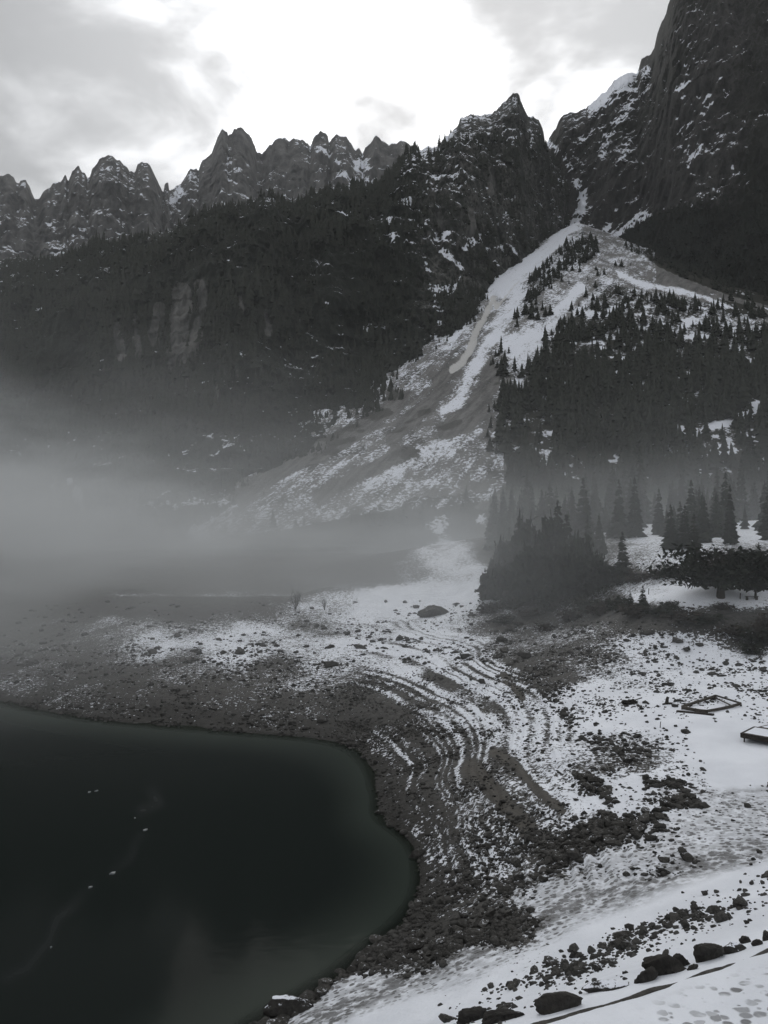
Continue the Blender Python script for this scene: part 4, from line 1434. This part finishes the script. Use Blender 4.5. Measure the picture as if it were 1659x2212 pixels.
def wall_sel(u, v, P, N):
    dens = 0.08 + 0.92 * sstep(fbm(P[..., 0] / 45, P[..., 1] / 45, P[..., 2] / 70, 3, seed=91), -0.3, 0.25)
    thin = 1 - 0.72 * sstep(u, 800, 950) * (1 - sstep(v, 560, 720))
    return dens * thin * (u > -150) * (1 - 0.97 * (v < 300))


merge_trees('forest', mountain_forest('mountain_wall', 13000, wall_sel, 9, 19, 1), 'dense dark conifer forest covering the steep wall left of the scree', seed=2)


def right_sel(u, v, P, N):
    inb = in_poly(u, v, buttress)
    return np.where(inb, 1.0, 0.16) * (v > 330) * (u < 1760)


merge_trees('forest', mountain_forest('mountain_face', 4500, right_sel, 6, 13, 3), 'sparse scrub conifers clinging to the dark right-hand rock face', seed=4)


def slope_trees():
    g = np.random.default_rng(21)
    n = 70000
    x = g.uniform(-330, 660, n); y = g.uniform(128, 1000, n)
    z = hbase(x, y)
    u, v = proj(x, y, z)
    ju = 90 * fbm(x / 45, y / 45, 0, 4, 0.6, seed=96); jv = 60 * fbm(x / 45, y / 45, 0, 4, 0.6, seed=97)
    w1 = in_poly(u + ju, v + jv, WOOD) | in_poly(u, v, WOOD3)
    w2 = in_poly(u, v, WOOD2)
    dens = np.zeros(n)
    patch = sstep(fbm(x / 30, y / 30, 0, 3, seed=93), -0.25, 0.25)
    top = 1 - sstep(v, 660, 800)
    dens = np.where(w1, (0.70 - 0.38 * top) * (0.25 + 0.75 * patch), dens)
    w1b = in_poly(u + 2.2 * ju + 40, v + 2.0 * jv, WOOD) & ~w1
    dens = np.where(w1b & (u > 1000), 0.22, dens)
    dens = np.where(w2, np.maximum(dens, 0.85 * (0.3 + 0.7 * patch)), dens)
    # stragglers on the scree
    scree = (u > 900) & (u < 1180) & (v > 700) & ~w1
    dens = np.where(scree, np.maximum(dens, 0.05 * sstep(fbm(x / 20, y / 20, 0, 2, seed=95), 0.1, 0.4)), dens)
    cov = slope_snow(u, v, x, y)
    dens = dens * (1 - 0.93 * sstep(cov, 0.34, 0.60))
    hill = (y < 225) & (u + ju * 0.6 > 1065) & (v < 1235) & (v > 1000)
    win = ((u > 1395) & (u < 1490)) | ((u > 1565) & (u < 1680))
    dens = np.where(hill, np.where(win, 0.08, np.where((u > 1295) & (u < 1400), 0.16, 0.5)), np.where(y < 225, 0.0, dens))
    dens = dens * (u > -120) * (u < 2150)
    dens = dens * np.where(((y < 420) & (u < 1040)) | ((v > 1140) & (u < 1060)), 0.0, 1.0)
    dens = np.where((u < 1055) & (v < 1130) & (v > 640), dens * 0.06, dens)
    keep = g.random(n) < dens
    x, y, z, v, u = x[keep], y[keep], z[keep], v[keep], u[keep]
    h = np.where(y < 225, 0.62, 1.0) * g.uniform(11, 22, len(x)) * np.where((u < 1080) & (y > 380), 0.55, 1.0) * (1 - 0.45 * sstep(y, 500, 850)) * g.uniform(.55, 1.1, len(x))
    return np.stack([x, y, z, h, u, v], 1)


ST = slope_trees()
near_rank = np.argsort(-(ST[:, 3] / ST[:, 1]) * ((ST[:, 4] > 950) & (ST[:, 4] < 1700)))
IND = ST[near_rank[:255]]
REST = ST[near_rank[255:]]
print('slope trees', len(ST))
merge_trees('forest', REST[:, :4], 'dark conifer wood on the slope right of the pale scree fan', tiers=5, sides=7, seed=6)
GW = 'spruces at the foot of the wooded slope'
for i_, t_ in enumerate(IND):
    lb_ = 'dark spruce in the misty wood at the foot of the right slope' if t_[4] > 1250 else 'dark spruce in the misty wood below the scree fan'
    tree_obj(t_[0], t_[1], t_[2] - 0.3, t_[3], lb_, GW, random.uniform(.9, 1.3), i_, rot=random.uniform(0, 6.28))


# ------------------------------------------------------------------ single trees and shrubs near the shore
def leafy(seed, n, rx, ry, rz, z0, size, hollow=0.55, flat=0.3):
    """n small leaf-spray faces in clumps through an ellipsoid"""
    g = np.random.default_rng(seed)
    cl = g.normal(size=(26, 3)); cl /= np.linalg.norm(cl, axis=1)[:, None]
    cl *= g.uniform(hollow, 1.0, 26)[:, None]
    V, Fc = [], []
    for i in range(n):
        c = cl[g.integers(26)] + g.normal(0, 0.17, 3)
        if c[2] < -0.8:
            c[2] = -0.8 + g.uniform(0, .2)
        c = c * (rx, ry, rz) + (0, 0, z0)
        a, b = g.normal(size=3), g.normal(size=3)
        a[2] *= flat
        a /= np.linalg.norm(a); b -= a * (a @ b); b /= np.linalg.norm(b)
        s = size * g.uniform(.5, 1.4)
        k = len(V)
        V += [c - a * s, c + b * s * .45, c + a * s, c - b * s * .45]
        Fc += [(k, k + 1, k + 2, k + 3)]
    return np.array(V), Fc


def branchy(seed, n, h, spread, r):
    """n upright forking twigs as thin three-sided spikes"""
    g = np.random.default_rng(seed)
    V, Fc = [], []

    def spike(p, q, r0, r1):
        k = len(V)
        d = (q - p) / (np.linalg.norm(q - p) + 1e-9)
        a = np.cross(d, (0.3, 0.5, 0.81)); a /= np.linalg.norm(a) + 1e-9
        b = np.cross(d, a)
        for P, rr in ((p, r0), (q, r1)):
            for j in range(3):
                V.append(P + rr * (a * math.cos(2.094 * j) + b * math.sin(2.094 * j)))
        for j in range(3):
            j2 = (j + 1) % 3
            Fc.append((k + j, k + j2, k + 3 + j2, k + 3 + j))
    for i in range(n):
        an = g.uniform(0, 6.28)
        out = spread * g.uniform(.2, 1)
        p = np.array([g.normal(0, .04) * spread, g.normal(0, .04) * spread, 0.0])
        q = np.array([math.cos(an) * out * .6, math.sin(an) * out * .6, h * g.uniform(.35, .7)])
        spike(p, q, r, r * .6)
        for _ in range(4):
            t = g.uniform(.3, 1)
            b0 = p + (q - p) * t
            b1 = b0 + np.array([g.normal(0, .22) * spread, g.normal(0, .22) * spread, h * g.uniform(.12, .4)])
            spike(b0, b1, r * .5, r * .15)
            for _ in range(2):
                c0 = b0 + (b1 - b0) * g.uniform(.3, .9)
                spike(c0, c0 + np.array([g.normal(0, .14) * spread, g.normal(0, .14) * spread, h * g.uniform(.05, .22)]), r * .3, r * .1)
    return np.array(V), Fc


SHRUBS = []
for i_ in range(4):
    Va, Fa = leafy(500 + i_, 420, 1.0, 1.0, 0.55, 0.42, 0.14, 0.4)
    Vb, Fb = branchy(520 + i_, 14, 1.05, 0.9, 0.018)
    SHRUBS.append((py_mesh('foliage', Va, Fa, M_needle if i_ % 2 else M_twig), py_mesh('stem', Vb, Fb, M_twig)))


def shrub(u, v, wpx, hpx, label, group, i):
    x, y, z = ground_at(u, v)
    e = bpy.data.objects.new('shrub', None)
    e.empty_display_size = 0.2
    C.objects.link(e)
    e.location = (x, y, z - 0.05)
    e.rotation_euler = (0, 0, i * 1.7)
    e.scale = (wpx * y / F * .5, wpx * y / F * .5, hpx * y / F)
    for nm, me in zip(('foliage', 'stem'), SHRUBS[i % 4]):
        c = bpy.data.objects.new(nm, me); C.objects.link(c); c.parent = e
    return tag(e, label, 'shrub', group)


BUSH = [  # u, v of the foot, width, height
    (1060, 1322, 60, 26), (1110, 1312, 70, 34), (1150, 1330, 60, 24), (1195, 1318, 70, 40), (1235, 1338, 60, 26), (1262, 1318, 64, 36), (1300, 1325, 70, 36), (1340, 1318, 60, 34),
    (1372, 1330, 70, 30), (1430, 1330, 80, 30), (1480, 1338, 80, 30), (1530, 1345, 70, 24), (1590, 1372, 70, 26), (1640, 1392, 80, 44), (1655, 1360, 60, 40), (1625, 1410, 50, 26),
    (1290, 1268, 70, 36), (1335, 1262, 70, 34), (1375, 1256, 60, 30), (1245, 1275, 70, 44), (1420, 1250, 60, 26), (1462, 1246, 70, 34), (1300, 1240, 60, 34), (1510, 1246, 80, 44), (1635, 1255, 70, 44), (1590, 1240, 70, 40),
    (1180, 1360, 50, 18), (1090, 1345, 50, 18), (1560, 1315, 46, 16), (1450, 1312, 50, 18)]
for i_, (a_, b_, w_, h_) in enumerate(BUSH):
    back = b_ < 1280
    shrub(a_, b_, w_, h_, 'dense dark shrub behind the small snow terrace' if back else 'low brownish shrub along the bank below the snow terrace',
          'shrubs behind the snow terrace' if back else 'shrubs on the bank below the terrace', i_)

# two bare shrubs on the misty beach
for i_, (u_, v_, h_, sp_, lb_) in enumerate(((638, 1316, 50, 0.55, 'taller bare shrub standing on the misty beach across the bay'), (701, 1318, 34, 0.4, 'small bare sapling on the misty beach beside pale rocks'))):
    x_, y_, z_ = ground_at(u_, v_)
    H_ = h_ * y_ / F
    V_, F_ = branchy(540 + i_, 16 if i_ == 0 else 8, H_, H_ * sp_, 0.045)
    o_ = bpy.data.objects.new('bare_shrub', py_mesh('bare_shrub', V_, F_, M_twig))
    C.objects.link(o_)
    o_.location = (x_, y_, z_ - 0.05)
    tag(o_, lb_, 'shrub')

# dark spruces in front of the wood
CLUMP = [(1075, 1292, 120), (1105, 1296, 165), (1140, 1290, 175), (1165, 1300, 130), (1190, 1292, 185), (1215, 1298, 150), (1240, 1290, 165), (1262, 1282, 140), (1120, 1280, 200), (1175, 1276, 215), (1225, 1274, 205), (1285, 1268, 160),
         (1060, 1280, 95), (1036, 1292, 60), (1048, 1296, 88), (1310, 1255, 150), (1345, 1250, 130), (1090, 1285, 190), (1205, 1268, 230), (1150, 1270, 235)]
CLUMP = [(a_, b_, h_ * 0.8) for a_, b_, h_ in CLUMP[::2]]
for i_, (u_, v_, h_) in enumerate(CLUMP):
    x_, y_, z_ = ground_at(u_, v_)
    tree_obj(x_, y_, z_ - 0.2, h_ * y_ / F, 'broad dark spruce in the tight clump beside the white beach', 'spruce clump by the beach', 1.35, i_ + 2, rot=i_ * 1.3)
ROUND = [(1072, 1298, 78, 74), (1112, 1302, 100, 96), (1158, 1304, 112, 118), (1206, 1304, 112, 112), (1250, 1300, 96, 100), (1132, 1284, 90, 152), (1188, 1282, 96, 168), (1240, 1280, 84, 128), (1290, 1272, 84, 70), (1090, 1282, 70, 116)]


def round_tree(i, u, v, w_, h_):
    x, y, z = ground_at(u, v)
    k = y / F
    e = bpy.data.objects.new('round_tree', None)
    e.empty_display_size = 0.2
    C.objects.link(e)
    e.location = (x, y, z - 0.1)
    e.rotation_euler = (0, 0, i * 1.1)
    e.scale = (w_ * k / 2, w_ * k / 2, h_ * k)
    for nm, me in zip(('crown', 'trunk'), ROUND_MESH[i % 3]):
        c = bpy.data.objects.new(nm, me); C.objects.link(c); c.parent = e
    return tag(e, 'round-crowned dark tree in the misty clump beside the white beach', 'tree', 'round trees of the misty clump')


ROUND_MESH = [(py_mesh('crown', *leafy(640 + q, 900, 1.0, 1.0, 0.5, 0.52, 0.17, 0.35, 0.6), M_needle), py_mesh('trunk', *branchy(650 + q, 7, 0.8, 0.6, 0.035), M_bark)) for q in range(3)]
for i_, a_ in enumerate(ROUND):
    round_tree(i_, *a_)
SINGLE = [(1389, 1322, 58, 1.7, 'small young spruce at the front edge of the snow terrace'), (1362, 1322, 44, 1.8, 'shorter young spruce leaning against its small neighbour'),
          (1578, 1176, 130, 0.9, 'tall spruce with a bare lower trunk before the bright snow bank'), (1480, 1185, 95, 1.4, 'dark spruce left of the bright snow bank'),
          (1640, 1262, 90, 1.4, 'dark spruce standing behind the broad tree at the picture edge'), (1500, 1205, 95, 1.5, 'bushy spruce rising behind the crown of the broad tree')]
for i_, (u_, v_, h_, wd_, lb_) in enumerate(SINGLE):
    x_, y_, z_ = ground_at(u_, v_)
    tree_obj(x_, y_, z_ - 0.1, h_ * y_ / F, lb_, None, wd_, i_ + 1, rot=i_ * 0.9)

# three conifers on the skyline shoulder of the pointed peak
for i_, (u_, v_, h_, lb_) in enumerate(((949, 320, 30, 'tallest of three thin conifers on the skyline left of the pointed peak'), (961, 307, 20, 'middle of three thin conifers on the skyline left of the pointed peak'),
                                        (974, 295, 19, 'uppermost of three thin conifers on the skyline left of the pointed peak'))):
    x_, y_, z_ = [float(a) for a in at_y(u_, v_, 1126 + 4 * i_)]
    tree_obj(x_, y_, z_, h_ * 1126 / F, lb_, 'skyline conifers', 1.2, i_)


def broad_tree(u, v, crown_w, crown_h, clear, tr, label, seed):
    x, y, z = ground_at(u, v)
    k = y / F
    e = bpy.data.objects.new('broad_tree', None)
    e.empty_display_size = 0.2
    C.objects.link(e)
    e.location = (x, y, z)
    rx, rz = crown_w * k / 2, crown_h * k / 2
    V, Fc = leafy(seed, 2600, rx, rx * .8, rz, clear * k + rz * 0.85, 0.42, 0.35, 0.6)
    c = bpy.data.objects.new('crown', py_mesh('crown', V, Fc, M_needle)); C.objects.link(c); c.parent = e
    V, Fc = prism(tr, tr * .7, -0.2, clear * k + rz * 0.5, 9, 0.1, 4)
    t = bpy.data.objects.new('trunk', py_mesh('trunk', V, Fc, M_bark)); C.objects.link(t); t.parent = e
    V, Fc = branchy(seed + 1, 14, rz * 1.7, rx * 1.0, 0.11)
    V[:, 2] += clear * k * 0.9
    b = bpy.data.objects.new('branches', py_mesh('branches', V, Fc, M_bark)); C.objects.link(b); b.parent = e
    return tag(e, label, 'tree')


broad_tree(1557, 1290, 270, 112, 20, 0.55, 'broad dark tree with a thick short trunk on the snow terrace', 600)
broad_tree(1632, 1292, 80, 60, 16, 0.16, 'small crooked tree beside the broad tree on the snow terrace', 610)

# ------------------------------------------------------------------ timber things on the snow flat
def make_wood(name, lo, hi, snow=0.0):
    m, nt = new_mat(name)
    tcn = node(nt, 'ShaderNodeTexCoord')
    p = tcn.outputs['Object']
    g = noise_n(nt, scaled(nt, p, (0.6, 6, 6)), 2.5, 5, 0.6)
    col = mix_col(nt, maprange(nt, g, 0.35, 0.65, 0, 1), lo, hi)
    if snow:
        geo = nt.nodes.new('ShaderNodeNewGeometry')
        sp = node(nt, 'ShaderNodeSeparateXYZ')
        nt.links.new(geo.outputs['Normal'], sp.inputs[0])
        s = math_n(nt, 'ADD', sp.outputs[2], math_n(nt, 'MULTIPLY', math_n(nt, 'SUBTRACT', noise_n(nt, obj_pos(nt), 1.6, 4, 0.6), 0.5), snow))
        col = mix_col(nt, maprange(nt, s, 0.93, 1.02, 0, 1), col, SNOW)
    finish(nt, col, 0.8, g, 0.4, 0.02, 0.2)
    return m


M_wood = make_wood('wet_timber', (0.035, 0.031, 0.027), (0.10, 0.09, 0.078))
M_wood_dark = make_wood('dark_timber', (0.018, 0.016, 0.014), (0.05, 0.044, 0.038))
M_snow = None


def snow_mat():
    m, nt = new_mat('snow_cover')
    p = obj_pos(nt)
    a = noise_n(nt, p, 2.0, 4, 0.6)
    finish(nt, mix_col(nt, a, (0.74, 0.77, 0.83), (0.84, 0.87, 0.93)), 0.6, a, 0.3, 0.1, 0.2)
    return m


M_snow = snow_mat()


def beam(name, p, q, w_, h_, mat, parent, sag=0.0):
    """a squared timber between two points, slightly chamfered"""
    p, q = np.array(p, float), np.array(q, float)
    d = q - p
    L = np.linalg.norm(d)
    d /= L
    s = np.cross(d, (0, 0, 1)); s /= np.linalg.norm(s)
    up = np.cross(s, d)
    c = min(w_, h_) * 0.14
    prof = [(-w_ / 2 + c, -h_ / 2), (w_ / 2 - c, -h_ / 2), (w_ / 2, -h_ / 2 + c), (w_ / 2, h_ / 2 - c), (w_ / 2 - c, h_ / 2), (-w_ / 2 + c, h_ / 2), (-w_ / 2, h_ / 2 - c), (-w_ / 2, -h_ / 2 + c)]
    V, Fc = [], []
    n = 5
    for i in range(n):
        t = i / (n - 1)
        o = p + d * L * t - np.array([0, 0, 1]) * sag * 4 * t * (1 - t)
        V += [o + s * a + up * b for a, b in prof]
    for i in range(n - 1):
        for j in range(8):
            a, b = i * 8 + j, i * 8 + (j + 1) % 8
            Fc.append((a, b, b + 8, a + 8))
    Fc.append(tuple(range(7, -1, -1)))
    Fc.append(tuple(range((n - 1) * 8, n * 8)))
    me = py_mesh(name, V, Fc, mat)
    o = bpy.data.objects.new(name, me)
    C.objects.link(o)
    o.parent = parent
    return o


def ZF(p): return [(1260.8 + .24 * a, 1426.7 + .24 * b) for a, b in p]


def up(pt, dz): return (pt[0], pt[1], pt[2] + dz)


fr = bpy.data.objects.new('timber_frame', None); C.objects.link(fr)
fr.empty_display_size = 0.2
A_, B_, C_, D_ = [ground_at(*q) for q in ZF([(885, 440), (1190, 345), (1415, 412), (1110, 478)])]
beam('beam', up(A_, .22), up(B_, .26), .16, .22, M_wood, fr)
beam('beam', up(B_, .30), up(C_, .26), .12, .14, M_wood, fr)
beam('beam', up(C_, .22), up(D_, .20), .16, .22, M_wood, fr, 0.05)
beam('beam', up(D_, .18), up(A_, .20), .18, .26, M_wood, fr, 0.06)
E_, G_ = ground_at(*ZF([(1180, 352)])[0]), ground_at(*ZF([(1330, 425)])[0])
beam('crossbar', up(E_, .20), up(G_, .18), .10, .10, M_wood, fr)
H_, I_ = ground_at(*ZF([(840, 462)])[0]), ground_at(*ZF([(1170, 495)])[0])
beam('ground_sill', up(H_, .05), up(I_, .05), .30, .16, M_wood_dark, fr)
for q_ in (A_, B_, C_, D_):
    beam('support', up(q_, -.05), up((q_[0] + .02, q_[1], q_[2]), .16), .12, .12, M_wood_dark, fr)
tag(fr, 'low open rectangular timber frame lying on the snow flat', 'frame')


def platform(P0, ex, ey, hgt_, thick, label):
    """a low deck: ex, ey are its side vectors"""
    e = bpy.data.objects.new('wooden_platform', None); C.objects.link(e)
    e.empty_display_size = 0.2
    P0, ex, ey = np.array(P0), np.array(ex), np.array(ey)
    c = [P0, P0 + ex, P0 + ex + ey, P0 + ey]
    c = [np.array([q[0], q[1], P0[2] + hgt_]) for q in c]
    for i in range(4):
        beam('fascia', c[i], c[(i + 1) % 4], .12, thick, M_wood_dark, e)
    n = 7
    for i in range(n):
        t0 = (i + .5) / n
        a, b = c[0] + (c[3] - c[0]) * t0, c[1] + (c[2] - c[1]) * t0
        beam('plank', a + (0, 0, thick * .40), b + (0, 0, thick * .40), np.linalg.norm(ey) / n * .93, .05, M_wood, e)
    for i in range(4):
        q = c[i] + 0.06 * (c[(i + 2) % 4] - c[i])
        beam('leg', q - (0, 0, thick * .3), (q[0] + .001, q[1], P0[2] - .15), .08, .08, M_wood_dark, e)
    # snow lying on the planks, drawn back from the near edge
    g = np.random.default_rng(int(P0[0] * 10))
    nu, nv = 16, 10
    V = []
    for j in range(nv):
        for i in range(nu):
            a, b = i / (nu - 1), j / (nv - 1)
            ins = min(a, 1 - a, b * 1.3, 1 - b)
            q = c[0] + (c[1] - c[0]) * (.05 + .90 * a) + (c[3] - c[0]) * (.10 + .83 * b)
            V.append(q + (0, 0, thick * .40 + .03 + min(ins * .5, .07) + g.uniform(-.006, .006)))
    o = mesh_obj('snow_layer', V, grid_faces(nv, nu), M_snow, e, smooth=True)
    return tag(e, label, 'platform', 'wooden platforms on the snow flat')


pa_, pb_, pc_ = [ground_at(*q) for q in ZF([(1418, 735), (1760, 790), (1560, 650)])]
platform(pa_, (pb_[0] - pa_[0], pb_[1] - pa_[1], 0), (pc_[0] - pa_[0] - .2, pc_[1] - pa_[1], 0), .50, .34, 'low dark wooden platform with snow on top, nearer of the two')
pa_, pb_, pc_ = [ground_at(*q) for q in ZF([(1565, 668), (1850, 715), (1760, 600)])]
platform(pa_, (pb_[0] - pa_[0], pb_[1] - pa_[1], 0), (pc_[0] - pa_[0], pc_[1] - pa_[1], 0), .45, .22, 'snow-topped wooden platform behind the nearer dark one')


def post(u, v, hpx, r, label, name='post', lean=0.05):
    x, y, z = ground_at(u, v)
    V, Fc = prism(r, r * .85, -.15, hpx * y / F, 7, lean, 2)
    n = len(V)
    Fc = Fc + [tuple(range(n - 7, n))]
    o = bpy.data.objects.new(name, py_mesh(name, V, Fc, M_wood_dark))
    C.objects.link(o)
    o.location = (x, y, z)
    return tag(o, label, 'post')


post(1426, 1572, 13, .035, 'thin short stake upright in the snow below the timber frame', 'stake')
post(1401, 1284, 13, .06, 'slim post on the snow terrace beside the young spruces')
post(1599, 1294, 13, .08, 'short post on the snow terrace right of the broad tree')


def stump():
    x, y, z = ground_at(1441, 1521)
    k = y / F
    e = bpy.data.objects.new('tree_stump', None); C.objects.link(e)
    e.location = (x, y, z); e.empty_display_size = 0.2
    V, Fc = prism(.17, .11, -.1, 15 * k, 8, .06, 3)
    V = V + 0.02 * np.random.default_rng(3).normal(size=V.shape)
    o = bpy.data.objects.new('stem', py_mesh('stem', V, Fc + [tuple(range(24, 32))], M_wood_dark)); C.objects.link(o); o.parent = e
    for a, L in ((-2.7, .5), (.2, .75), (.9, .4), (-.7, .45)):
        beam('root', (0, 0, .10), (math.cos(a) * L, math.sin(a) * L, .03), .14, .12, M_wood_dark, e)
    return tag(e, 'dark broken tree stump with roots left of the timber frame', 'stump')


stump()


def root_heap():
    x, y, z = ground_at(1362, 1520)
    e = bpy.data.objects.new('driftwood_root', None); C.objects.link(e)
    e.location = (x, y, z); e.empty_display_size = 0.2
    V, Fc = rock_shape(2, 171, .5, (1.3, .8))
    V = V * np.array([.62, .62, .62]) + .06 * np.random.default_rng(8).normal(size=V.shape)
    o = bpy.data.objects.new('root_ball', py_mesh('root_ball', V, Fc, M_boulder)); C.objects.link(o); o.parent = e
    g = np.random.default_rng(9)
    for i in range(7):
        a = g.uniform(0, 6.28)
        L = g.uniform(.7, 1.15)
        beam('root', (0, 0, .2), (math.cos(a) * L, math.sin(a) * L * .7, g.uniform(.0, .55)), .09, .08, M_wood_dark, e)
    return tag(e, 'tangled dark driftwood root lying on the snow flat', 'driftwood')


root_heap()


def bench():
    x, y, z = ground_at(1624, 1296)
    e = bpy.data.objects.new('bench', None); C.objects.link(e)
    e.location = (x, y, z); e.empty_display_size = 0.2
    for j in range(3):
        beam('plank', (-.8, -.16 + j * .16, .45), (.8, -.16 + j * .16, .45), .13, .05, M_wood_dark, e)
    for sx in (-.6, .6):
        beam('leg', (sx, 0, .43), (sx, .001, -.1), .3, .12, M_wood_dark, e)
    return tag(e, 'small dark bench under the crooked tree on the terrace', 'bench')


bench()


# ------------------------------------------------------------------ kerb of the walkway
def kerb():
    us = np.linspace(1000, 1800, 150)
    vs = np.interp(us, [p[0] for p in EDGE], [p[1] for p in EDGE]) + 2.2 * fbm(us / 60, us * 0, 0, 3, seed=3)
    P = np.array([at_z(a, b, 11.0) for a, b in zip(us, vs)])
    Zg = hgt(P[:, 0], P[:, 1])
    d = np.gradient(P[:, :2], axis=0)
    d /= np.linalg.norm(d, axis=1)[:, None]
    nrm = np.stack([-d[:, 1], d[:, 0]], 1)                # towards the lake
    wob = 0.05 * fbm(us / 70, us * 0 + 2, 0, 5, 0.55, seed=6)
    rows = []
    for off, dz in ((-.09, -.30), (-.09, .015), (-.07, .022), (.05, .02), (.10, -.03), (.15, -.75)):
        rows.append(np.stack([P[:, 0] + nrm[:, 0] * (off + wob), P[:, 1] + nrm[:, 1] * (off + wob), Zg + dz + wob], 1))
    G = np.stack(rows, 0)
    return tag(mesh_obj('kerb', G.reshape(-1, 3), grid_faces(*G.shape[:2]), M_kerb), kind='structure')


M_kerb = make_rock_surface('kerb_stone', (0.022, 0.021, 0.019), (0.070, 0.066, 0.060), -0.3)
kerb()

# ------------------------------------------------------------------ ice on the lake
def ice_mat():
    m, nt = new_mat('lake_ice')
    a = noise_n(nt, obj_pos(nt), 4.0, 4, 0.6)
    finish(nt, mix_col(nt, a, (0.10, 0.11, 0.115), (0.30, 0.32, 0.33)), 0.4, a, 0.3, 0.03, 0.4)
    return m


M_ice = ice_mat()
ICE = [(372, 357, 12, 'small pale ice floe, leftmost of the upper pair'), (402, 352, 13, 'pale ice floe beside its smaller neighbour, right of the upper pair'), (560, 465, 8, 'tiny pale ice floe just above the streaked slick'),
       (604, 514, 18, 'pale ice floe at the head of the long slick'), (467, 694, 22, 'largest bright ice floe in the middle of the dark lake'), (378, 752, 14, 'dull ice floe below the brightest floe'), (212, 1003, 9, 'small ice floe nearest the bottom of the lake')]
for i_, (a_, b_, w_, lb_) in enumerate(ICE):
    (q_,) = Z7([(a_, b_)])
    x_, y_, _z = [float(t) for t in at_z(*q_, 0.0)]
    r_ = w_ * .52 * y_ / F / 2
    g_ = np.random.default_rng(800 + i_)
    n_ = 11
    ang = np.linspace(0, 6.283, n_, endpoint=False)
    rad = r_ * g_.uniform(.5, 1.15, n_)
    V_ = [(rad[j] * math.cos(ang[j]), rad[j] * 1.5 * math.sin(ang[j]), -.03) for j in range(n_)] + [(rad[j] * .9 * math.cos(ang[j]), rad[j] * 1.35 * math.sin(ang[j]), .05 + g_.uniform(0, .03)) for j in range(n_)] + [(0, 0, .08)]
    F_ = [(j, (j + 1) % n_, n_ + (j + 1) % n_, n_ + j) for j in range(n_)] + [(n_ + j, n_ + (j + 1) % n_, 2 * n_) for j in range(n_)]
    o_ = bpy.data.objects.new('ice_floe', py_mesh('ice_floe', V_, F_, M_ice))
    C.objects.link(o_)
    o_.location = (x_, y_, 0.0)
    o_.rotation_euler = (0, 0, -0.5 + g_.uniform(-.4, .4))
    tag(o_, lb_, 'ice floe', 'ice floes on the lake')
